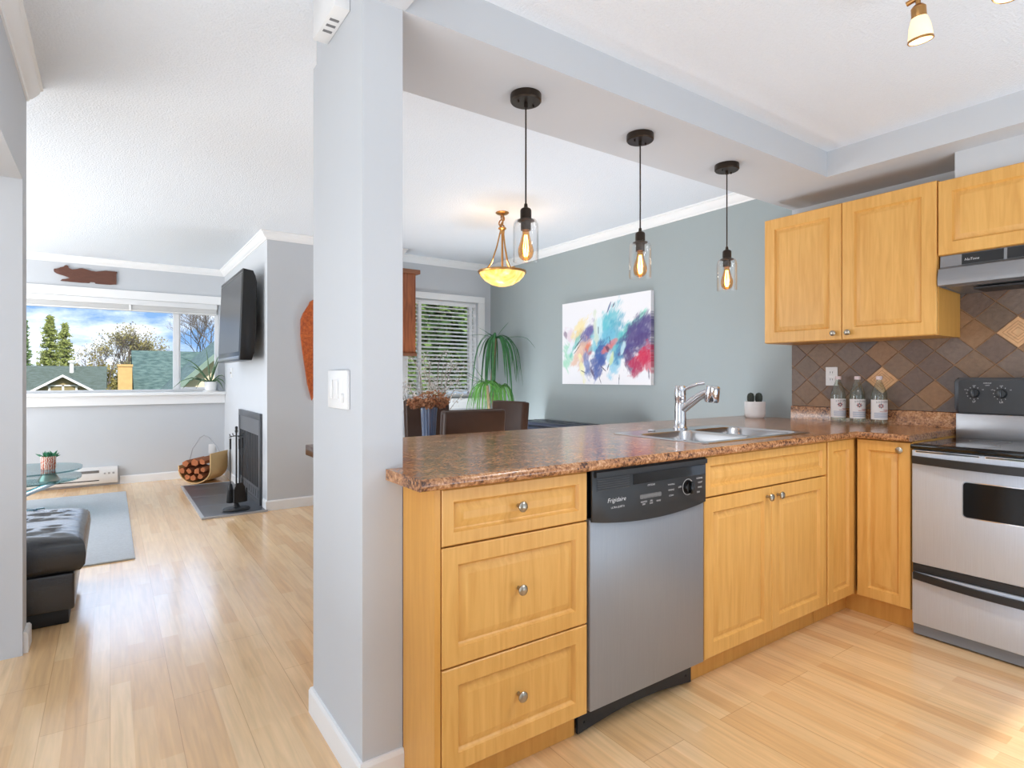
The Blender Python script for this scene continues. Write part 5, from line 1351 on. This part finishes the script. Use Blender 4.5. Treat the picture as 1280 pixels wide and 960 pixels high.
def bare(label, x, y, zb, H, spread, seed, group, levels=6, r0=.16, leaves=0, lm=None, ls=.08):
    rg = random.Random(seed); t = thing('bare_tree', label, 'tree', (x, y, zb), 0, group)
    mb = MB(); tips = []
    def grow(p, d, l, r, lev):
        q = p+d*l*.5+Vector((rg.gauss(0, .05), rg.gauss(0, .05), 0))*l; e = p+d*l+Vector((rg.gauss(0, .07), rg.gauss(0, .07), 0))*l
        mb.tube([p, q, e], [r, r*.85, r*.7], seg=5 if lev > 3 else 3, cap=False)
        if lev == 0: tips.append(e); return
        for k in range(3 if lev > 1 else 4):
            v = Vector((rg.gauss(0, 1), rg.gauss(0, 1), rg.gauss(.25, .5))).normalized()
            nd = (d*(1-spread)+v*spread+Vector((0, 0, .10))).normalized()
            grow(e if k else p+(e-p)*.8, nd, l*rg.uniform(.62, .84), r*.66, lev-1)
    grow(Vector((0, 0, 0)), Vector((0, 0, 1)), H*.36, r0, levels)
    obj('branches', mb, M_BARKO, t, smooth=0, recalc=False)
    if leaves:
        mb = MB()
        for e in tips:
            for _ in range(leaves): leaf(mb, e+Vector((rg.gauss(0, .12), rg.gauss(0, .12), rg.gauss(0, .12))), ls*rg.uniform(.5, 1.2), rg, 1)
        obj('leaves', mb, lm, t, smooth=0, recalc=False)
M_BUD = pm('olive_buds', S(150, 140, 84), .8, var=.5, vscale=3)
GB = 'bare trees beyond the houses'
bare('thin bare tree between the two roofs outside the big window', .0, 44, -3, 6.6, .40, 12, GB, 6, .09, 2, M_BUD)
bare('bare budding tree behind the tan chimney outside the big window', 1.2, 52, -3, 6.2, .5, 15, GB, 6, .08, 3, M_BUD)
bare('dark bare tree behind the right pane of the big window', 5.0, 34, -3, 8.2, .45, 23, GB, 7, .085)
def bush(label, x, y, zb, rx, rz, n, s, mat, seed, group, name='shrub'):
    rg = random.Random(seed); t = thing(name, label, 'bush', (x, y, zb), 0, group)
    mb = MB()
    for i in range(n):
        d = Vector((rg.gauss(0, 1), rg.gauss(0, 1), rg.gauss(0, 1))).normalized()*rg.random()**.35
        p = Vector((d.x*rx, d.y*rx, rz+d.z*rz)); p *= 1+.22*noise.noise(p*1.3+Vector((seed, 0, 0)))
        leaf(mb, p, s*rg.uniform(.5, 1.2), rg, 1)
    obj('foliage', mb, mat, t, smooth=0, recalc=False)
    mb = MB(); mb.tube([(0, 0, 0), (0, 0, rz)], [.12, .05], seg=6); obj('stem', mb, M_BARKO, t)
M_OLV = pm('olive_shrub', S(146, 134, 72), .85, var=.55, vscale=3)
GS = 'shrubs beyond the houses'
bush('olive shrub behind the low house at its right end', -.42, 50, -2.6, 1.35, 2.6, 5000, .12, M_OLV, 3, GS)
bush('olive shrub just left of the tan chimney', .25, 33, -2.6, .55, 1.9, 3500, .10, M_OLV, 4, GS)
bush('greyish treetop above the teal roof left of the window bar', 2.9, 58, -3, 2.1, 3.4, 5000, .17, pm('grey_olive_crown', S(160, 156, 120), .85, var=.4, vscale=2), 5, GS)
bush('olive treetop behind the teal roof beside the chimney', 1.8, 62, -3, 1.4, 3.2, 4000, .15, M_OLV, 7, GS)
# seen through the dining window blind
M_EV3 = pm('cedar_foliage', S(112, 138, 72), .8, var=.8, vscale=5)
GD = 'evergreens outside the dining window'
conifer('bushy evergreen outside the left half of the dining window', 5.4, 12.6, -3, 5.9, 1.35, 11000, .14, M_EV3, 31, GD)
conifer('bushy evergreen outside the middle of the dining window', 9.2, 16.6, -3, 10.5, 2.9, 18000, .19, M_EV3, 32, GD)
conifer('bushy evergreen outside the right half of the dining window', 8.1, 12.3, -3, 6.0, 1.3, 9000, .13, M_EV3, 33, GD)
t = thing('shed', 'tan shed with a grey roof low outside the dining window', 'shed', (6.0, 9.9, -3))
mb = MB(); mb.prism([(4.9, -3), (6.9, -3), (6.9, .35), (5.9, .85), (4.9, .35)], 'y', 9.4, 10.4); obj('wall', mb, pm('tan_siding', S(196, 176, 132), .8), t, world=True)
mb = MB(); roofslab(mb, (4.7, .28), (5.9, .88), (7.1, .28), 'y', 9.2, 10.6, th=.08); obj('roof', mb, pm('grey_roof', S(150, 158, 166), .8), t, world=True)
